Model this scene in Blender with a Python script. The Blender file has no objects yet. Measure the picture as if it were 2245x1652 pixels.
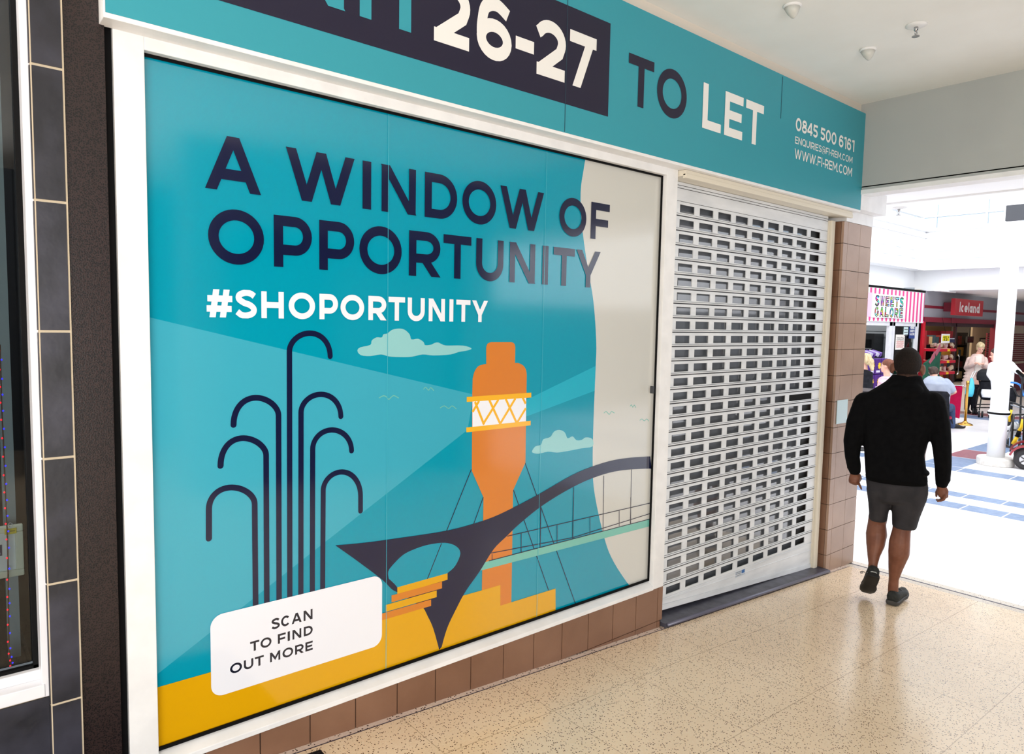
import bpy, bmesh, math, random
import numpy as np
from mathutils import Vector, Matrix, Euler
from mathutils.geometry import tessellate_polygon

scene = bpy.context.scene
COL = scene.collection
random.seed(7)
rng = random.Random(11)

# ------------------------------------------------------------------ camera
W, H = 2245.0, 1652.0
YAW, PITCH, ROLL, FPX = math.radians(40.26825964), math.radians(-4.44137849), math.radians(1.08068092), 1544.600091
CAM = np.array([0.0, 0.0, 1.973])
D = 2.565            # distance from the lens to the shop-front plane (y = D)


def cam_axes():
    a, b, c = YAW, PITCH, ROLL
    f = np.array([math.sin(a) * math.cos(b), math.cos(a) * math.cos(b), math.sin(b)])
    r = np.array([math.cos(a), -math.sin(a), 0.0])
    u = np.cross(r, f)
    return r * math.cos(c) + u * math.sin(c), -r * math.sin(c) + u * math.cos(c), f


CR, CU, CF = cam_axes()
cd = bpy.data.cameras.new('camera')
cam = bpy.data.objects.new('camera', cd)
COL.objects.link(cam)
cd.sensor_width = 36.0
cd.lens = 36.0 * FPX / W
cd.clip_start = 0.05
cd.clip_end = 200
cam.matrix_world = Matrix(((CR[0], CU[0], -CF[0], CAM[0]), (CR[1], CU[1], -CF[1], CAM[1]),
                           (CR[2], CU[2], -CF[2], CAM[2]), (0, 0, 0, 1)))
scene.camera = cam

# ------------------------------------------------------------------ world, lights, exposure
vs = scene.view_settings
vs.view_transform = 'Standard'
vs.look = 'None'
vs.gamma = 1.0
vs.use_curve_mapping = False
vs.exposure = 0.6

world = bpy.data.worlds.new('overcast_sky')
scene.world = world
world.use_nodes = True
bg = world.node_tree.nodes['Background']
bg.inputs[0].default_value = (0.94, 0.97, 1.0, 1)
bg.inputs[1].default_value = 1.4


def area_light(name, loc, direction, sx, sy, power, col=(1, 1, 1), spread=180):
    ld = bpy.data.lights.new(name, 'AREA')
    ld.shape = 'RECTANGLE'
    ld.size, ld.size_y = sx, sy
    ld.energy = power
    ld.color = col
    ld.spread = math.radians(spread)
    o = bpy.data.objects.new(name, ld)
    COL.objects.link(o)
    o.location = loc
    o.rotation_euler = Vector(direction).to_track_quat('-Z', 'Y').to_euler()
    return o


# added unseen area lights: one behind the camera, one at the passage end
area_light('fill_behind_camera', (-2.0, -3.4, 1.6), (0.16, 1, 0.26), 4.6, 2.6, 240, (1.0, 0.985, 0.97))
area_light('fill_passage_end', (-6.5, 0.3, 2.0), (1, 0.05, 0.05), 4.0, 2.4, 45, (1.0, 0.97, 0.94))
# added unseen light that brightens the print and post in the neighbour's window
area_light('fill_neighbour_window', (-0.4, 2.74, 3.5), (0.12, 0.12, -1), 1.0, .12, 14, (1, .97, .92))
# daylight coming down through the glazed roof of the atrium
area_light('daylight_roof', (11.0, -1.2, 8.0), (0, 0, -1), 10, 11, 540, (0.97, 0.985, 1.0))


# ------------------------------------------------------------------ measuring helpers (photo pixel -> point on a known plane)
def ray(px, py):
    return CR * (px - W / 2) / FPX - CU * (py - H / 2) / FPX + CF


def onY(px, py, y=D):
    d = ray(px, py)
    return Vector(CAM + d * (y / d[1]))


def onX(px, py, x):
    d = ray(px, py)
    return Vector(CAM + d * (x / d[0]))


def onZ(px, py, z=0.0):
    d = ray(px, py)
    return Vector(CAM + d * ((z - CAM[2]) / d[2]))


def PH(px, py, dh):
    d = ray(px, py)
    return Vector(CAM + d * (dh / math.hypot(d[0], d[1])))


RAMP = -0.0575
XT = 5.96


def fz(x):
    return RAMP * (x - XT) if x < XT else 0.0


# ------------------------------------------------------------------ materials
def lin(c):
    out = []
    for v in c:
        v = v / 255.0
        out.append(v / 12.92 if v <= 0.04045 else ((v + 0.055) / 1.055) ** 2.4)
    return (*out, 1.0)


MATS = {}


def mat(name, rgb, rough=0.5, spec=0.5, metal=0.0, emit=None, estr=0.0, coat=0.0):
    if name in MATS:
        return MATS[name]
    m = bpy.data.materials.new(name)
    m.use_nodes = True
    b = m.node_tree.nodes['Principled BSDF']
    b.inputs['Base Color'].default_value = lin(rgb)
    b.inputs['Roughness'].default_value = rough
    b.inputs['Specular IOR Level'].default_value = spec
    b.inputs['Metallic'].default_value = metal
    if coat:
        b.inputs['Coat Weight'].default_value = coat
        b.inputs['Coat Roughness'].default_value = 0.08
    if emit:
        b.inputs['Emission Color'].default_value = lin(emit)
        b.inputs['Emission Strength'].default_value = estr
    MATS[name] = m
    return m


def nt(m):
    return m.node_tree.nodes, m.node_tree.links, m.node_tree.nodes['Principled BSDF']


def noisy(name, c1, c2, scale=5.0, rough=0.5, spec=0.5, detail=4.0, lo=0.35, hi=0.65, bump=0.0, bscale=None, stretch=None, metal=0.0):
    """two tones mixed by noise, optional bump"""
    if name in MATS:
        return MATS[name]
    m = mat(name, c1, rough, spec, metal)
    n, l, b = nt(m)
    tc = n.new('ShaderNodeTexCoord')
    src = tc.outputs['Object']
    if stretch:
        mp = n.new('ShaderNodeMapping')
        mp.inputs['Scale'].default_value = stretch
        l.new(src, mp.inputs['Vector'])
        src = mp.outputs['Vector']
    no = n.new('ShaderNodeTexNoise')
    no.inputs['Scale'].default_value = scale
    no.inputs['Detail'].default_value = detail
    l.new(src, no.inputs['Vector'])
    cr = n.new('ShaderNodeValToRGB')
    cr.color_ramp.elements[0].position = lo
    cr.color_ramp.elements[1].position = hi
    cr.color_ramp.elements[0].color = lin(c1)
    cr.color_ramp.elements[1].color = lin(c2)
    l.new(no.outputs['Fac'], cr.inputs['Fac'])
    l.new(cr.outputs['Color'], b.inputs['Base Color'])
    if bump:
        n2 = n.new('ShaderNodeTexNoise')
        n2.inputs['Scale'].default_value = bscale or scale * 4
        l.new(src, n2.inputs['Vector'])
        bp = n.new('ShaderNodeBump')
        bp.inputs['Strength'].default_value = bump
        bp.inputs['Distance'].default_value = 0.01
        l.new(n2.outputs['Fac'], bp.inputs['Height'])
        l.new(bp.outputs['Normal'], b.inputs['Normal'])
    return m


def speckled(name, base, base2, speck, vscale, amount, size, rough=0.25, spec=0.5, joint=None, jcol=None, bump=0.0):
    """terrazzo / pebbled stone: voronoi chips over a cloudy base, optional tile joints in X and Y"""
    m = mat(name, base, rough, spec)
    n, l, b = nt(m)
    tc = n.new('ShaderNodeTexCoord')
    no = n.new('ShaderNodeTexNoise')
    no.inputs['Scale'].default_value = 1.3
    no.inputs['Detail'].default_value = 3
    l.new(tc.outputs['Object'], no.inputs['Vector'])
    cr = n.new('ShaderNodeValToRGB')
    cr.color_ramp.elements[0].color = lin(base)
    cr.color_ramp.elements[1].color = lin(base2)
    cr.color_ramp.elements[0].position = 0.35
    cr.color_ramp.elements[1].position = 0.65
    l.new(no.outputs['Fac'], cr.inputs['Fac'])
    # fine grain
    n3 = n.new('ShaderNodeTexNoise')
    n3.inputs['Scale'].default_value = vscale * 1.4
    n3.inputs['Detail'].default_value = 2
    l.new(tc.outputs['Object'], n3.inputs['Vector'])
    mg = n.new('ShaderNodeMixRGB')
    mg.blend_type = 'OVERLAY'
    mg.inputs['Fac'].default_value = 0.32
    l.new(cr.outputs['Color'], mg.inputs['Color1'])
    l.new(n3.outputs['Fac'], mg.inputs['Color2'])
    vo = n.new('ShaderNodeTexVoronoi')
    vo.inputs['Scale'].default_value = vscale
    l.new(tc.outputs['Object'], vo.inputs['Vector'])
    sp = n.new('ShaderNodeSeparateColor')
    l.new(vo.outputs['Color'], sp.inputs['Color'])
    lt = n.new('ShaderNodeMath')
    lt.operation = 'LESS_THAN'
    lt.inputs[1].default_value = amount
    l.new(sp.outputs[0], lt.inputs[0])
    l2 = n.new('ShaderNodeMath')
    l2.operation = 'LESS_THAN'
    l2.inputs[1].default_value = size
    l.new(vo.outputs['Distance'], l2.inputs[0])
    mu = n.new('ShaderNodeMath')
    mu.operation = 'MULTIPLY'
    l.new(lt.outputs[0], mu.inputs[0])
    l.new(l2.outputs[0], mu.inputs[1])
    mx = n.new('ShaderNodeMixRGB')
    l.new(mu.outputs[0], mx.inputs['Fac'])
    l.new(mg.outputs['Color'], mx.inputs['Color1'])
    mx.inputs['Color2'].default_value = lin(speck)
    out = mx.outputs['Color']
    if joint:
        sx = n.new('ShaderNodeSeparateXYZ')
        l.new(tc.outputs['Object'], sx.inputs[0])
        prev = None
        for ax, (per, off, wid) in zip((0, 1), joint):
            a = n.new('ShaderNodeMath'); a.operation = 'ADD'; a.inputs[1].default_value = off + 1000 * per
            l.new(sx.outputs[ax], a.inputs[0])
            mo = n.new('ShaderNodeMath'); mo.operation = 'MODULO'; mo.inputs[1].default_value = per
            l.new(a.outputs[0], mo.inputs[0])
            le = n.new('ShaderNodeMath'); le.operation = 'LESS_THAN'; le.inputs[1].default_value = wid
            l.new(mo.outputs[0], le.inputs[0])
            if prev is None:
                prev = le
            else:
                mxx = n.new('ShaderNodeMath'); mxx.operation = 'MAXIMUM'
                l.new(prev.outputs[0], mxx.inputs[0]); l.new(le.outputs[0], mxx.inputs[1])
                prev = mxx
        fm = n.new('ShaderNodeMath'); fm.operation = 'MULTIPLY'; fm.inputs[1].default_value = 0.55
        l.new(prev.outputs[0], fm.inputs[0])
        m2 = n.new('ShaderNodeMixRGB')
        l.new(fm.outputs[0], m2.inputs['Fac'])
        l.new(out, m2.inputs['Color1'])
        m2.inputs['Color2'].default_value = lin(jcol)
        out = m2.outputs['Color']
    l.new(out, b.inputs['Base Color'])
    if bump:
        bp = n.new('ShaderNodeBump')
        bp.inputs['Strength'].default_value = bump
        bp.inputs['Distance'].default_value = 0.01
        l.new(vo.outputs['Distance'], bp.inputs['Height'])
        l.new(bp.outputs['Normal'], b.inputs['Normal'])
    return m


def glass(name, tint=(235, 240, 240), opacity=0.08, rough=0.02):
    if name in MATS:
        return MATS[name]
    m = bpy.data.materials.new(name)
    m.use_nodes = True
    n, l = m.node_tree.nodes, m.node_tree.links
    n.remove(n['Principled BSDF'])
    out = n['Material Output']
    tr = n.new('ShaderNodeBsdfTransparent'); tr.inputs[0].default_value = lin(tint)
    gl = n.new('ShaderNodeBsdfGlossy'); gl.inputs['Roughness'].default_value = rough
    fr = n.new('ShaderNodeFresnel'); fr.inputs['IOR'].default_value = 1.5
    ad = n.new('ShaderNodeMath'); ad.operation = 'ADD'; ad.inputs[1].default_value = opacity; ad.use_clamp = True
    l.new(fr.outputs[0], ad.inputs[0])
    mx = n.new('ShaderNodeMixShader')
    l.new(ad.outputs[0], mx.inputs[0]); l.new(tr.outputs[0], mx.inputs[1]); l.new(gl.outputs[0], mx.inputs[2])
    l.new(mx.outputs[0], out.inputs['Surface'])
    MATS[name] = m
    return m


# ------------------------------------------------------------------ object helpers
WLOC = {}


def tag(o, label=None, cat=None, group=None, kind=None):
    if label: o['label'] = label
    if cat: o['category'] = cat
    if group: o['group'] = group
    if kind: o['kind'] = kind
    return o


def thing(name, loc, label, cat, group=None):
    o = bpy.data.objects.new(name, None)
    o.empty_display_size = 0.1
    COL.objects.link(o)
    o.location = loc
    WLOC[o] = Vector(loc)
    return tag(o, label, cat, group)


class MB:
    def __init__(s):
        s.v, s.f, s.mi = [], [], []
        s.cur = 0

    def mesh(s, vs, fs):
        o = len(s.v)
        s.v += [tuple(v) for v in vs]
        s.f += [tuple(i + o for i in f) for f in fs]
        s.mi += [s.cur] * len(fs)
        return s

    def box(s, c, size, rz=0.0, R=None):
        x, y, z = [k / 2 for k in size]
        R = R if R is not None else Matrix.Rotation(rz, 3, 'Z')
        c = Vector(c)
        vs = [c + R @ Vector((sx * x, sy * y, sz * z)) for sx in (-1, 1) for sy in (-1, 1) for sz in (-1, 1)]
        return s.mesh(vs, [(0, 1, 3, 2), (4, 6, 7, 5), (0, 4, 5, 1), (2, 3, 7, 6), (0, 2, 6, 4), (1, 5, 7, 3)])

    def bb(s, x0, x1, y0, y1, z0, z1):
        return s.box(((x0 + x1) / 2, (y0 + y1) / 2, (z0 + z1) / 2), (x1 - x0, y1 - y0, z1 - z0))

    def quad(s, a, b, c, d):
        return s.mesh([a, b, c, d], [(0, 1, 2, 3)])

    def prism(s, top, bottom):
        n = len(top)
        vs = list(top) + list(bottom)
        fs = [tuple(range(n)), tuple(range(2 * n - 1, n - 1, -1))]
        fs += [(i, i + n, (i + 1) % n + n, (i + 1) % n) for i in range(n)]
        return s.mesh(vs, fs)

    def rings(s, rings, cap=True, closed=False):
        n = len(rings[0])
        vs = [p for r in rings for p in r]
        fs = []
        m = len(rings)
        for j in range(m if closed else m - 1):
            k = (j + 1) % m
            for i in range(n):
                fs.append((j * n + i, j * n + (i + 1) % n, k * n + (i + 1) % n, k * n + i))
        if cap and not closed:
            fs.append(tuple(range(n - 1, -1, -1)))
            fs.append(tuple(range((m - 1) * n, m * n)))
        return s.mesh(vs, fs)

    def tube(s, pts, r, n=10, r_end=None, closed=False):
        pts = [Vector(p) for p in pts]
        rr = r if isinstance(r, (list, tuple)) else None
        out = []
        ref = None
        m = len(pts)
        for i, p in enumerate(pts):
            if closed:
                t = pts[(i + 1) % m] - pts[i - 1]
            else:
                t = pts[min(i + 1, m - 1)] - pts[max(i - 1, 0)]
            t.normalize()
            if ref is None:
                ref = Vector((0, 0, 1)) if abs(t.z) < 0.9 else Vector((1, 0, 0))
            a = t.cross(ref)
            if a.length < 1e-6:
                a = t.orthogonal()
            a.normalize()
            b = t.cross(a).normalized()
            ref = -b if False else a.cross(t)
            rad = rr[i] if rr else (r if r_end is None else r + (r_end - r) * i / (m - 1))
            out.append([p + a * (rad * math.cos(2 * math.pi * k / n)) + b * (rad * math.sin(2 * math.pi * k / n)) for k in range(n)])
        return s.rings(out, closed=closed)

    def lathe(s, c, prof, n=32, axis='Z'):
        c = Vector(c)
        out = []
        for r, h in prof:
            ring = []
            for k in range(n):
                a = 2 * math.pi * k / n
                x, y = r * math.cos(a), r * math.sin(a)
                ring.append(c + (Vector((x, y, h)) if axis == 'Z' else Vector((x, h, y)) if axis == 'Y' else Vector((h, x, y))))
            out.append(ring)
        return s.rings(out)

    def ell(s, c, rad, R=None, n=20, m=12):
        c = Vector(c)
        R = R or Matrix.Identity(3)
        vs = [c + R @ Vector((0, 0, rad[2]))]
        for j in range(1, m):
            t = math.pi * j / m
            for k in range(n):
                a = 2 * math.pi * k / n
                vs.append(c + R @ Vector((rad[0] * math.sin(t) * math.cos(a), rad[1] * math.sin(t) * math.sin(a), rad[2] * math.cos(t))))
        vs.append(c + R @ Vector((0, 0, -rad[2])))
        fs = [(0, 1 + k, 1 + (k + 1) % n) for k in range(n)]
        for j in range(m - 2):
            a = 1 + j * n
            for k in range(n):
                fs.append((a + k, a + n + k, a + n + (k + 1) % n, a + (k + 1) % n))
        a = 1 + (m - 2) * n
        e = len(vs) - 1
        fs += [(e, a + (k + 1) % n, a + k) for k in range(n)]
        return s.mesh(vs, fs)

    def cap(s, p0, r0, p1, r1, n=14, side=None, flat=1.0):
        """tapered capsule; flat squashes it along (axis x side)"""
        p0, p1 = Vector(p0), Vector(p1)
        t = p1 - p0
        L = t.length
        t = t.normalized() if L > 1e-7 else Vector((0, 0, 1))
        a = Vector(side) - t * Vector(side).dot(t) if side is not None else t.orthogonal()
        a.normalize()
        b = t.cross(a)
        out = []
        prof = []
        for i in range(1, 6):
            q = math.pi / 2 * (1 - i / 5)
            prof.append((-r0 * math.sin(q), r0 * math.cos(q)))
        for i in range(0, 5):
            q = math.pi / 2 * (i / 5)
            prof.append((L + r1 * math.sin(q), r1 * math.cos(q)))
        for h, r in prof:
            out.append([p0 + t * h + a * (r * math.cos(2 * math.pi * k / n)) + b * (r * flat * math.sin(2 * math.pi * k / n)) for k in range(n)])
        return s.rings(out)

    def build(s, name, m, parent=None, smooth=False, bevel=0.0, flat=False):
        root = WLOC.get(parent, Vector((0, 0, 0))) if parent is not None else Vector((0, 0, 0))
        me = bpy.data.meshes.new(name)
        me.from_pydata([(v[0] - root.x, v[1] - root.y, v[2] - root.z) for v in s.v], [], s.f)
        ms = m if isinstance(m, (list, tuple)) else [m]
        for k in ms:
            me.materials.append(k)
        if len(ms) > 1:
            me.polygons.foreach_set('material_index', s.mi)
        if not flat:
            bm = bmesh.new()
            bm.from_mesh(me)
            bmesh.ops.recalc_face_normals(bm, faces=bm.faces)
            bm.to_mesh(me)
            bm.free()
        if smooth:
            me.polygons.foreach_set('use_smooth', [True] * len(me.polygons))
        o = bpy.data.objects.new(name, me)
        COL.objects.link(o)
        if bevel:
            bv = o.modifiers.new('bevel', 'BEVEL')
            bv.width = bevel
            bv.segments = 2
            bv.limit_method = 'ANGLE'
        if parent is not None:
            o.parent = parent
            WLOC[o] = root
        return o

    def blob(s, name, m, parent, voxel=0.01, it=4, fac=0.5, cut=None):
        """fuse everything collected here into one continuous smooth surface"""
        o = s.build(name, m, parent, smooth=True)
        rm = o.modifiers.new('fuse', 'REMESH')
        rm.mode = 'VOXEL'
        rm.voxel_size = voxel
        rm.use_smooth_shade = True
        if it:
            sm = o.modifiers.new('soft', 'SMOOTH')
            sm.factor = fac
            sm.iterations = it
        dg = bpy.context.evaluated_depsgraph_get()
        me = bpy.data.meshes.new_from_object(o.evaluated_get(dg))
        o.modifiers.clear()
        old = o.data
        o.data = me
        bpy.data.meshes.remove(old)
        if not me.materials:
            me.materials.append(m)
        if cut:
            bm = bmesh.new()
            bm.from_mesh(me)
            root = WLOC.get(parent, Vector((0, 0, 0)))
            bmesh.ops.delete(bm, geom=[f for f in bm.faces if cut(f.calc_center_median() + root)], context='FACES')
            bm.to_mesh(me)
            bm.free()
        me.polygons.foreach_set('use_smooth', [True] * len(me.polygons))
        return o


def struct(name, mb, m, parent=None, bevel=0.0, smooth=False):
    o = mb.build(name, m, parent, bevel=bevel, smooth=smooth)
    if parent is None:
        o['kind'] = 'structure'
    return o


# ------------------------------------------------------------------ flat print helpers (2-D outlines lying in an upright plane y = const)
def tess(pts):
    tri = tessellate_polygon([[Vector((p[0], p[1], 0)) for p in pts]])
    return tri


def flat2(mb, pts, y):
    """pts in (x, z)"""
    tri = tess(pts)
    mb.mesh([(p[0], y, p[1]) for p in pts], [tuple(t) for t in tri])


def wpts(px, y):
    return [(v.x, v.z) for v in (onY(a, b, y) for a, b in px)]


def smoothpts(pts, n=6, closed=False):
    out = []
    m = len(pts)
    for i in range(m if closed else m - 1):
        g = lambda k: pts[k % m] if closed else pts[max(0, min(m - 1, k))]
        p0, p1, p2, p3 = g(i - 1), g(i), g(i + 1), g(i + 2)
        for k in range(n):
            t = k / n
            out.append(tuple(0.5 * ((2 * p1[j]) + (-p0[j] + p2[j]) * t + (2 * p0[j] - 5 * p1[j] + 4 * p2[j] - p3[j]) * t * t
                                    + (-p0[j] + 3 * p1[j] - 3 * p2[j] + p3[j]) * t ** 3) for j in range(len(p1))))
    if not closed:
        out.append(tuple(pts[-1]))
    return out


def stroke2(pts, wid, closed=False):
    """quads following a 2-D polyline with mitred joints"""
    m = len(pts)
    L, R = [], []
    for i in range(m):
        if closed:
            a, b, c = pts[i - 1], pts[i], pts[(i + 1) % m]
        else:
            a, b, c = pts[max(i - 1, 0)], pts[i], pts[min(i + 1, m - 1)]
        def nrm(p, q):
            dx, dy = q[0] - p[0], q[1] - p[1]
            l = math.hypot(dx, dy) or 1e-9
            return (-dy / l, dx / l)
        n1 = nrm(a, b) if a != b else nrm(b, c)
        n2 = nrm(b, c) if b != c else n1
        mx, my = n1[0] + n2[0], n1[1] + n2[1]
        l = math.hypot(mx, my) or 1e-9
        mx, my = mx / l, my / l
        k = wid / 2 / max(0.35, mx * n1[0] + my * n1[1])
        L.append((b[0] + mx * k, b[1] + my * k))
        R.append((b[0] - mx * k, b[1] - my * k))
    polys = []
    for i in range(m if closed else m - 1):
        j = (i + 1) % m
        polys.append([L[i], L[j], R[j], R[i]])
    return polys


def clip_y(poly, lo, hi):
    for val, sgn in ((lo, 1), (hi, -1)):
        out = []
        for i in range(len(poly)):
            p, q = poly[i], poly[(i + 1) % len(poly)]
            dp, dq = sgn * (p[1] - val), sgn * (q[1] - val)
            if dp >= 0:
                out.append(p)
            if (dp >= 0) != (dq >= 0):
                t = dp / (dp - dq)
                out.append((p[0] + (q[0] - p[0]) * t, p[1] + (q[1] - p[1]) * t))
        poly = out
        if len(poly) < 3:
            return []
    return poly


def arc(cx, cy, rx, ry, a0, a1, n=14):
    return [(cx + rx * math.cos(math.radians(a0 + (a1 - a0) * i / n)), cy + ry * math.sin(math.radians(a0 + (a1 - a0) * i / n))) for i in range(n + 1)]


GW = dict(A=1.06, C=.97, D=.95, E=.78, F=.76, G=1.02, H=.95, I=.22, L=.74, M=1.12, N=.97, O=1.1, P=.84, Q=1.1, R=.88, S=.84, T=.86, U=.93,
          W=1.5, Y=1.02)
GW.update({'0': .88, '1': .42, '2': .78, '4': .86, '5': .78, '6': .84, '7': .78, '8': .82, '-': .42, '.': .22, '@': 1.15, '#': .95, ' ': .36, '£': .7,
           'a': .6, 'c': .55, 'd': .64, 'e': .62, 'l': .16, 'n': .6})


def glyph(ch, t):
    w = GW[ch]
    h = t / 2
    S = []          # (points, closed)
    ext = 0.25
    def ln(a, b, e=False):
        if e:
            dx, dy = b[0] - a[0], b[1] - a[1]
            ea, eb = (ext, ext) if e is True else (ext, 0) if e == 'a' else (0, ext)
            a, b = (a[0] - dx * ea, a[1] - dy * ea), (b[0] + dx * eb, b[1] + dy * eb)
        S.append(([a, b], False))
    if ch == 'I' or ch == 'l': ln((w / 2, 0), (w / 2, 1))
    elif ch == 'T': ln((0, 1 - h), (w, 1 - h)); ln((w / 2, 0), (w / 2, 1 - h))
    elif ch == 'L': ln((h, 0), (h, 1)); ln((h, h), (w, h))
    elif ch == 'E': ln((h, 0), (h, 1)); ln((h, h), (w, h)); ln((h, 1 - h), (w, 1 - h)); ln((h, .5), (w * .93, .5))
    elif ch == 'F': ln((h, 0), (h, 1)); ln((h, 1 - h), (w, 1 - h)); ln((h, .46), (w * .93, .46))
    elif ch == 'H': ln((h, 0), (h, 1)); ln((w - h, 0), (w - h, 1)); ln((h, .5), (w - h, .5))
    elif ch == 'N': ln((h, 0), (h, 1)); ln((w - h, 0), (w - h, 1)); ln((h * 1.15, 1 - h * .15), (w - h * 1.15, h * .15), True)
    elif ch == 'M': ln((h, 0), (h, 1)); ln((w - h, 0), (w - h, 1)); S.append(([(h * .5, 1.05), (w / 2, .28), (w - h * .5, 1.05)], False))
    elif ch == 'A': ln((t * .54, 0), (w / 2 - t * .04, 1), True); ln((w - t * .54, 0), (w / 2 + t * .04, 1), True); ln((w * .2, .3), (w * .8, .3))
    elif ch == 'W':
        q = t * .54
        ln((q, 1), (w * .29, 0), True); ln((w * .29, 0), (w / 2, 1), True); ln((w / 2, 1), (w * .71, 0), True); ln((w * .71, 0), (w - q, 1), True)
    elif ch == 'Y': ln((t * .56, 1), (w / 2, .36), 'a'); ln((w - t * .56, 1), (w / 2, .36), 'a'); ln((w / 2, 0), (w / 2, .40))
    elif ch in 'OQ0':
        S.append((arc(w / 2, .5, w / 2 - h, .5 - h + .012, 0, 360, 40)[:-1], True))
        if ch == 'Q': ln((w * .6, .26), (w * .97, -.02))
    elif ch in 'CG':
        S.append((arc(w / 2 + .01, .5, w / 2 - h, .5 - h + .01, 42 if ch == 'C' else 40, 318 if ch == 'C' else 330, 30), False))
        if ch == 'G': ln((w - h, .12), (w - h, .5)); ln((w * .55, .47), (w, .47))
    elif ch == 'D': S.append(([(h, h), (h, 1 - h), (w * .45, 1 - h)] + arc(w * .45, .5, w * .55 - h, .5 - h, 80, -80, 18) + [(w * .45, h), (h, h)], False)); ln((h, 0), (h, 1))
    elif ch in 'PR':
        m_ = .34 if ch == 'P' else .4
        cy = (1 - h + m_) / 2; ry = (1 - h - m_) / 2
        ln((h, 0), (h, 1)); S.append(([(h, 1 - h), (w * .55, 1 - h)] + arc(w * .55, cy, w * .45 - h, ry, 80, -80, 14) + [(w * .55, m_), (h, m_)], False))
        if ch == 'R': ln((w * .48, .4), (w - t * .6, 0), 'b')
    elif ch == 'U': S.append(([(h, 1), (h, .45)] + arc(w / 2, .42, w / 2 - h, .42 - h + .01, 180, 360, 18) + [(w - h, .45), (w - h, 1)], False))
    elif ch == 'S':
        S.append((smoothpts([(w - .1, .8), (w * .7, .895), (w * .45, .915), (h + .05, .83), (h + .03, .68), (w * .4, .55), (w * .68, .47), (w - h - .01, .33), (w - h - .06, .17), (w * .52, .085), (w * .28, .105), (.07, .22)], 5), False))
    elif ch == '1': ln((w - h, 0), (w - h, 1)); ln((0, .84), (w - h, .96))
    elif ch == '2':
        S.append(([(w * .06, .74)] + arc(w * .48, .66, w * .4, .335 - h + .01, 150, -20, 16) + [(w * .80, .48), (w * .12, .1)], False)); ln((.02, h), (w, h))
    elif ch == '4': ln((w * .72, 0), (w * .72, 1)); ln((w * .68, .97), (w * .06, .3)); ln((0, .27), (w, .27))
    elif ch == '5': ln((w * .18, 1 - h), (w * .92, 1 - h)); ln((w * .2, 1), (w * .15, .5)); S.append((arc(w * .46, .32, w * .46 - h * .6, .32 - h * .9, 130, -150, 20), False))
    elif ch == '6':
        S.append((arc(w / 2, .33, w / 2 - h, .33 - h + .01, 0, 360, 26)[:-1], True)); S.append((smoothpts([(h, .36), (h + .01, .55), (w * .24, .82), (w * .55, .91), (w * .88, .8)], 6), False))
    elif ch == '7': ln((0, 1 - h), (w, 1 - h)); ln((w - t * .62, 1), (w * .28, 0), True)
    elif ch == '8': S.append((arc(w / 2, .74, w / 2 - h - .04, .26 - h + .01, 0, 360, 22)[:-1], True)); S.append((arc(w / 2, .29, w / 2 - h, .29 - h + .01, 0, 360, 24)[:-1], True))
    elif ch == '-': ln((0, .42), (w, .42))
    elif ch == '.': S.append(([(h, 0), (h, t * 1.05)], False))
    elif ch == '#': ln((w * .22, 0), (w * .38, 1), True); ln((w * .62, 0), (w * .78, 1), True); ln((.03, .67), (w, .67)); ln((0, .31), (w - .03, .31))
    elif ch == '@':
        S.append((arc(w / 2, .42, w / 2 - h * .5, .54, 330, 20, 40) if False else arc(w / 2, .42, w / 2 - h * .5, .56, -55, 268 - 360 + 360, 34), False))
        S.append((arc(w / 2, .42, w * .2, .22, 0, 360, 20)[:-1], True)); ln((w * .72, .2), (w * .72, .64)); ln((w * .72, .2), (w * .95, .3))
    elif ch == '£': S.append((smoothpts([(w * .95, .78), (w * .7, .92), (w * .42, .8), (w * .42, .4), (w * .2, h)], 6), False)); ln((.03, h), (w, h)); ln((.05, .45), (w * .75, .45))
    elif ch in 'ac' or ch in 'de':
        xh = .68
        if ch == 'c': S.append((arc(w / 2 + .02, xh / 2, w / 2 - h, xh / 2 - h, 50, 310, 18), False))
        elif ch == 'e': S.append((arc(w / 2, xh / 2, w / 2 - h, xh / 2 - h, 0, 315, 20), False)); ln((h, xh / 2), (w - .02, xh / 2))
        else:
            S.append((arc(w / 2 - .02, xh / 2, w / 2 - h - .02, xh / 2 - h, 0, 360, 20)[:-1], True)); ln((w - h, 0), (w - h, 1 if ch == 'd' else xh))
    elif ch == 'n': ln((h, 0), (h, .68)); S.append(([(h, .4)] + arc(w / 2, .4, w / 2 - h, .28 - h, 180, 0, 12) + [(w - h, 0)], False))
    lo, hi = (-.2, 1.05) if ch in '@Q' else (-.02, 1.02) if ch in 'OCGSU0268' else (0, 1)
    polys = []
    for k, (pts, cl) in enumerate(S):
        tt = t * .6 if ch == '@' else t
        for p in stroke2(pts, tt, cl):
            p = clip_y(p, lo, hi)
            if p:
                polys.append((k, p))
    return polys, w


def put_glyph(mb, ch, x0, x1, z0, z1, y, t=.205):
    polys, w = glyph(ch, t)
    for k, p in polys:
        q = [(x0 + a / w * (x1 - x0), y - k * 2e-5, z0 + b * (z1 - z0)) for a, b in p]
        if sum(q[i][0] * q[(i + 1) % len(q)][2] - q[(i + 1) % len(q)][0] * q[i][2] for i in range(len(q))) < 0:
            q.reverse()
        mb.mesh(q, [tuple(range(len(q)))])


def put_line(mb, text, x0, x1, z0, z1, y, t=.2, gap=.13):
    tot = sum(GW[c] for c in text) + gap * (len(text) - 1)
    k = (x1 - x0) / tot
    x = x0
    for c in text:
        if c != ' ':
            put_glyph(mb, c, x, x + GW[c] * k, z0, z1, y, t)
        x += (GW[c] + gap) * k
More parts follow.
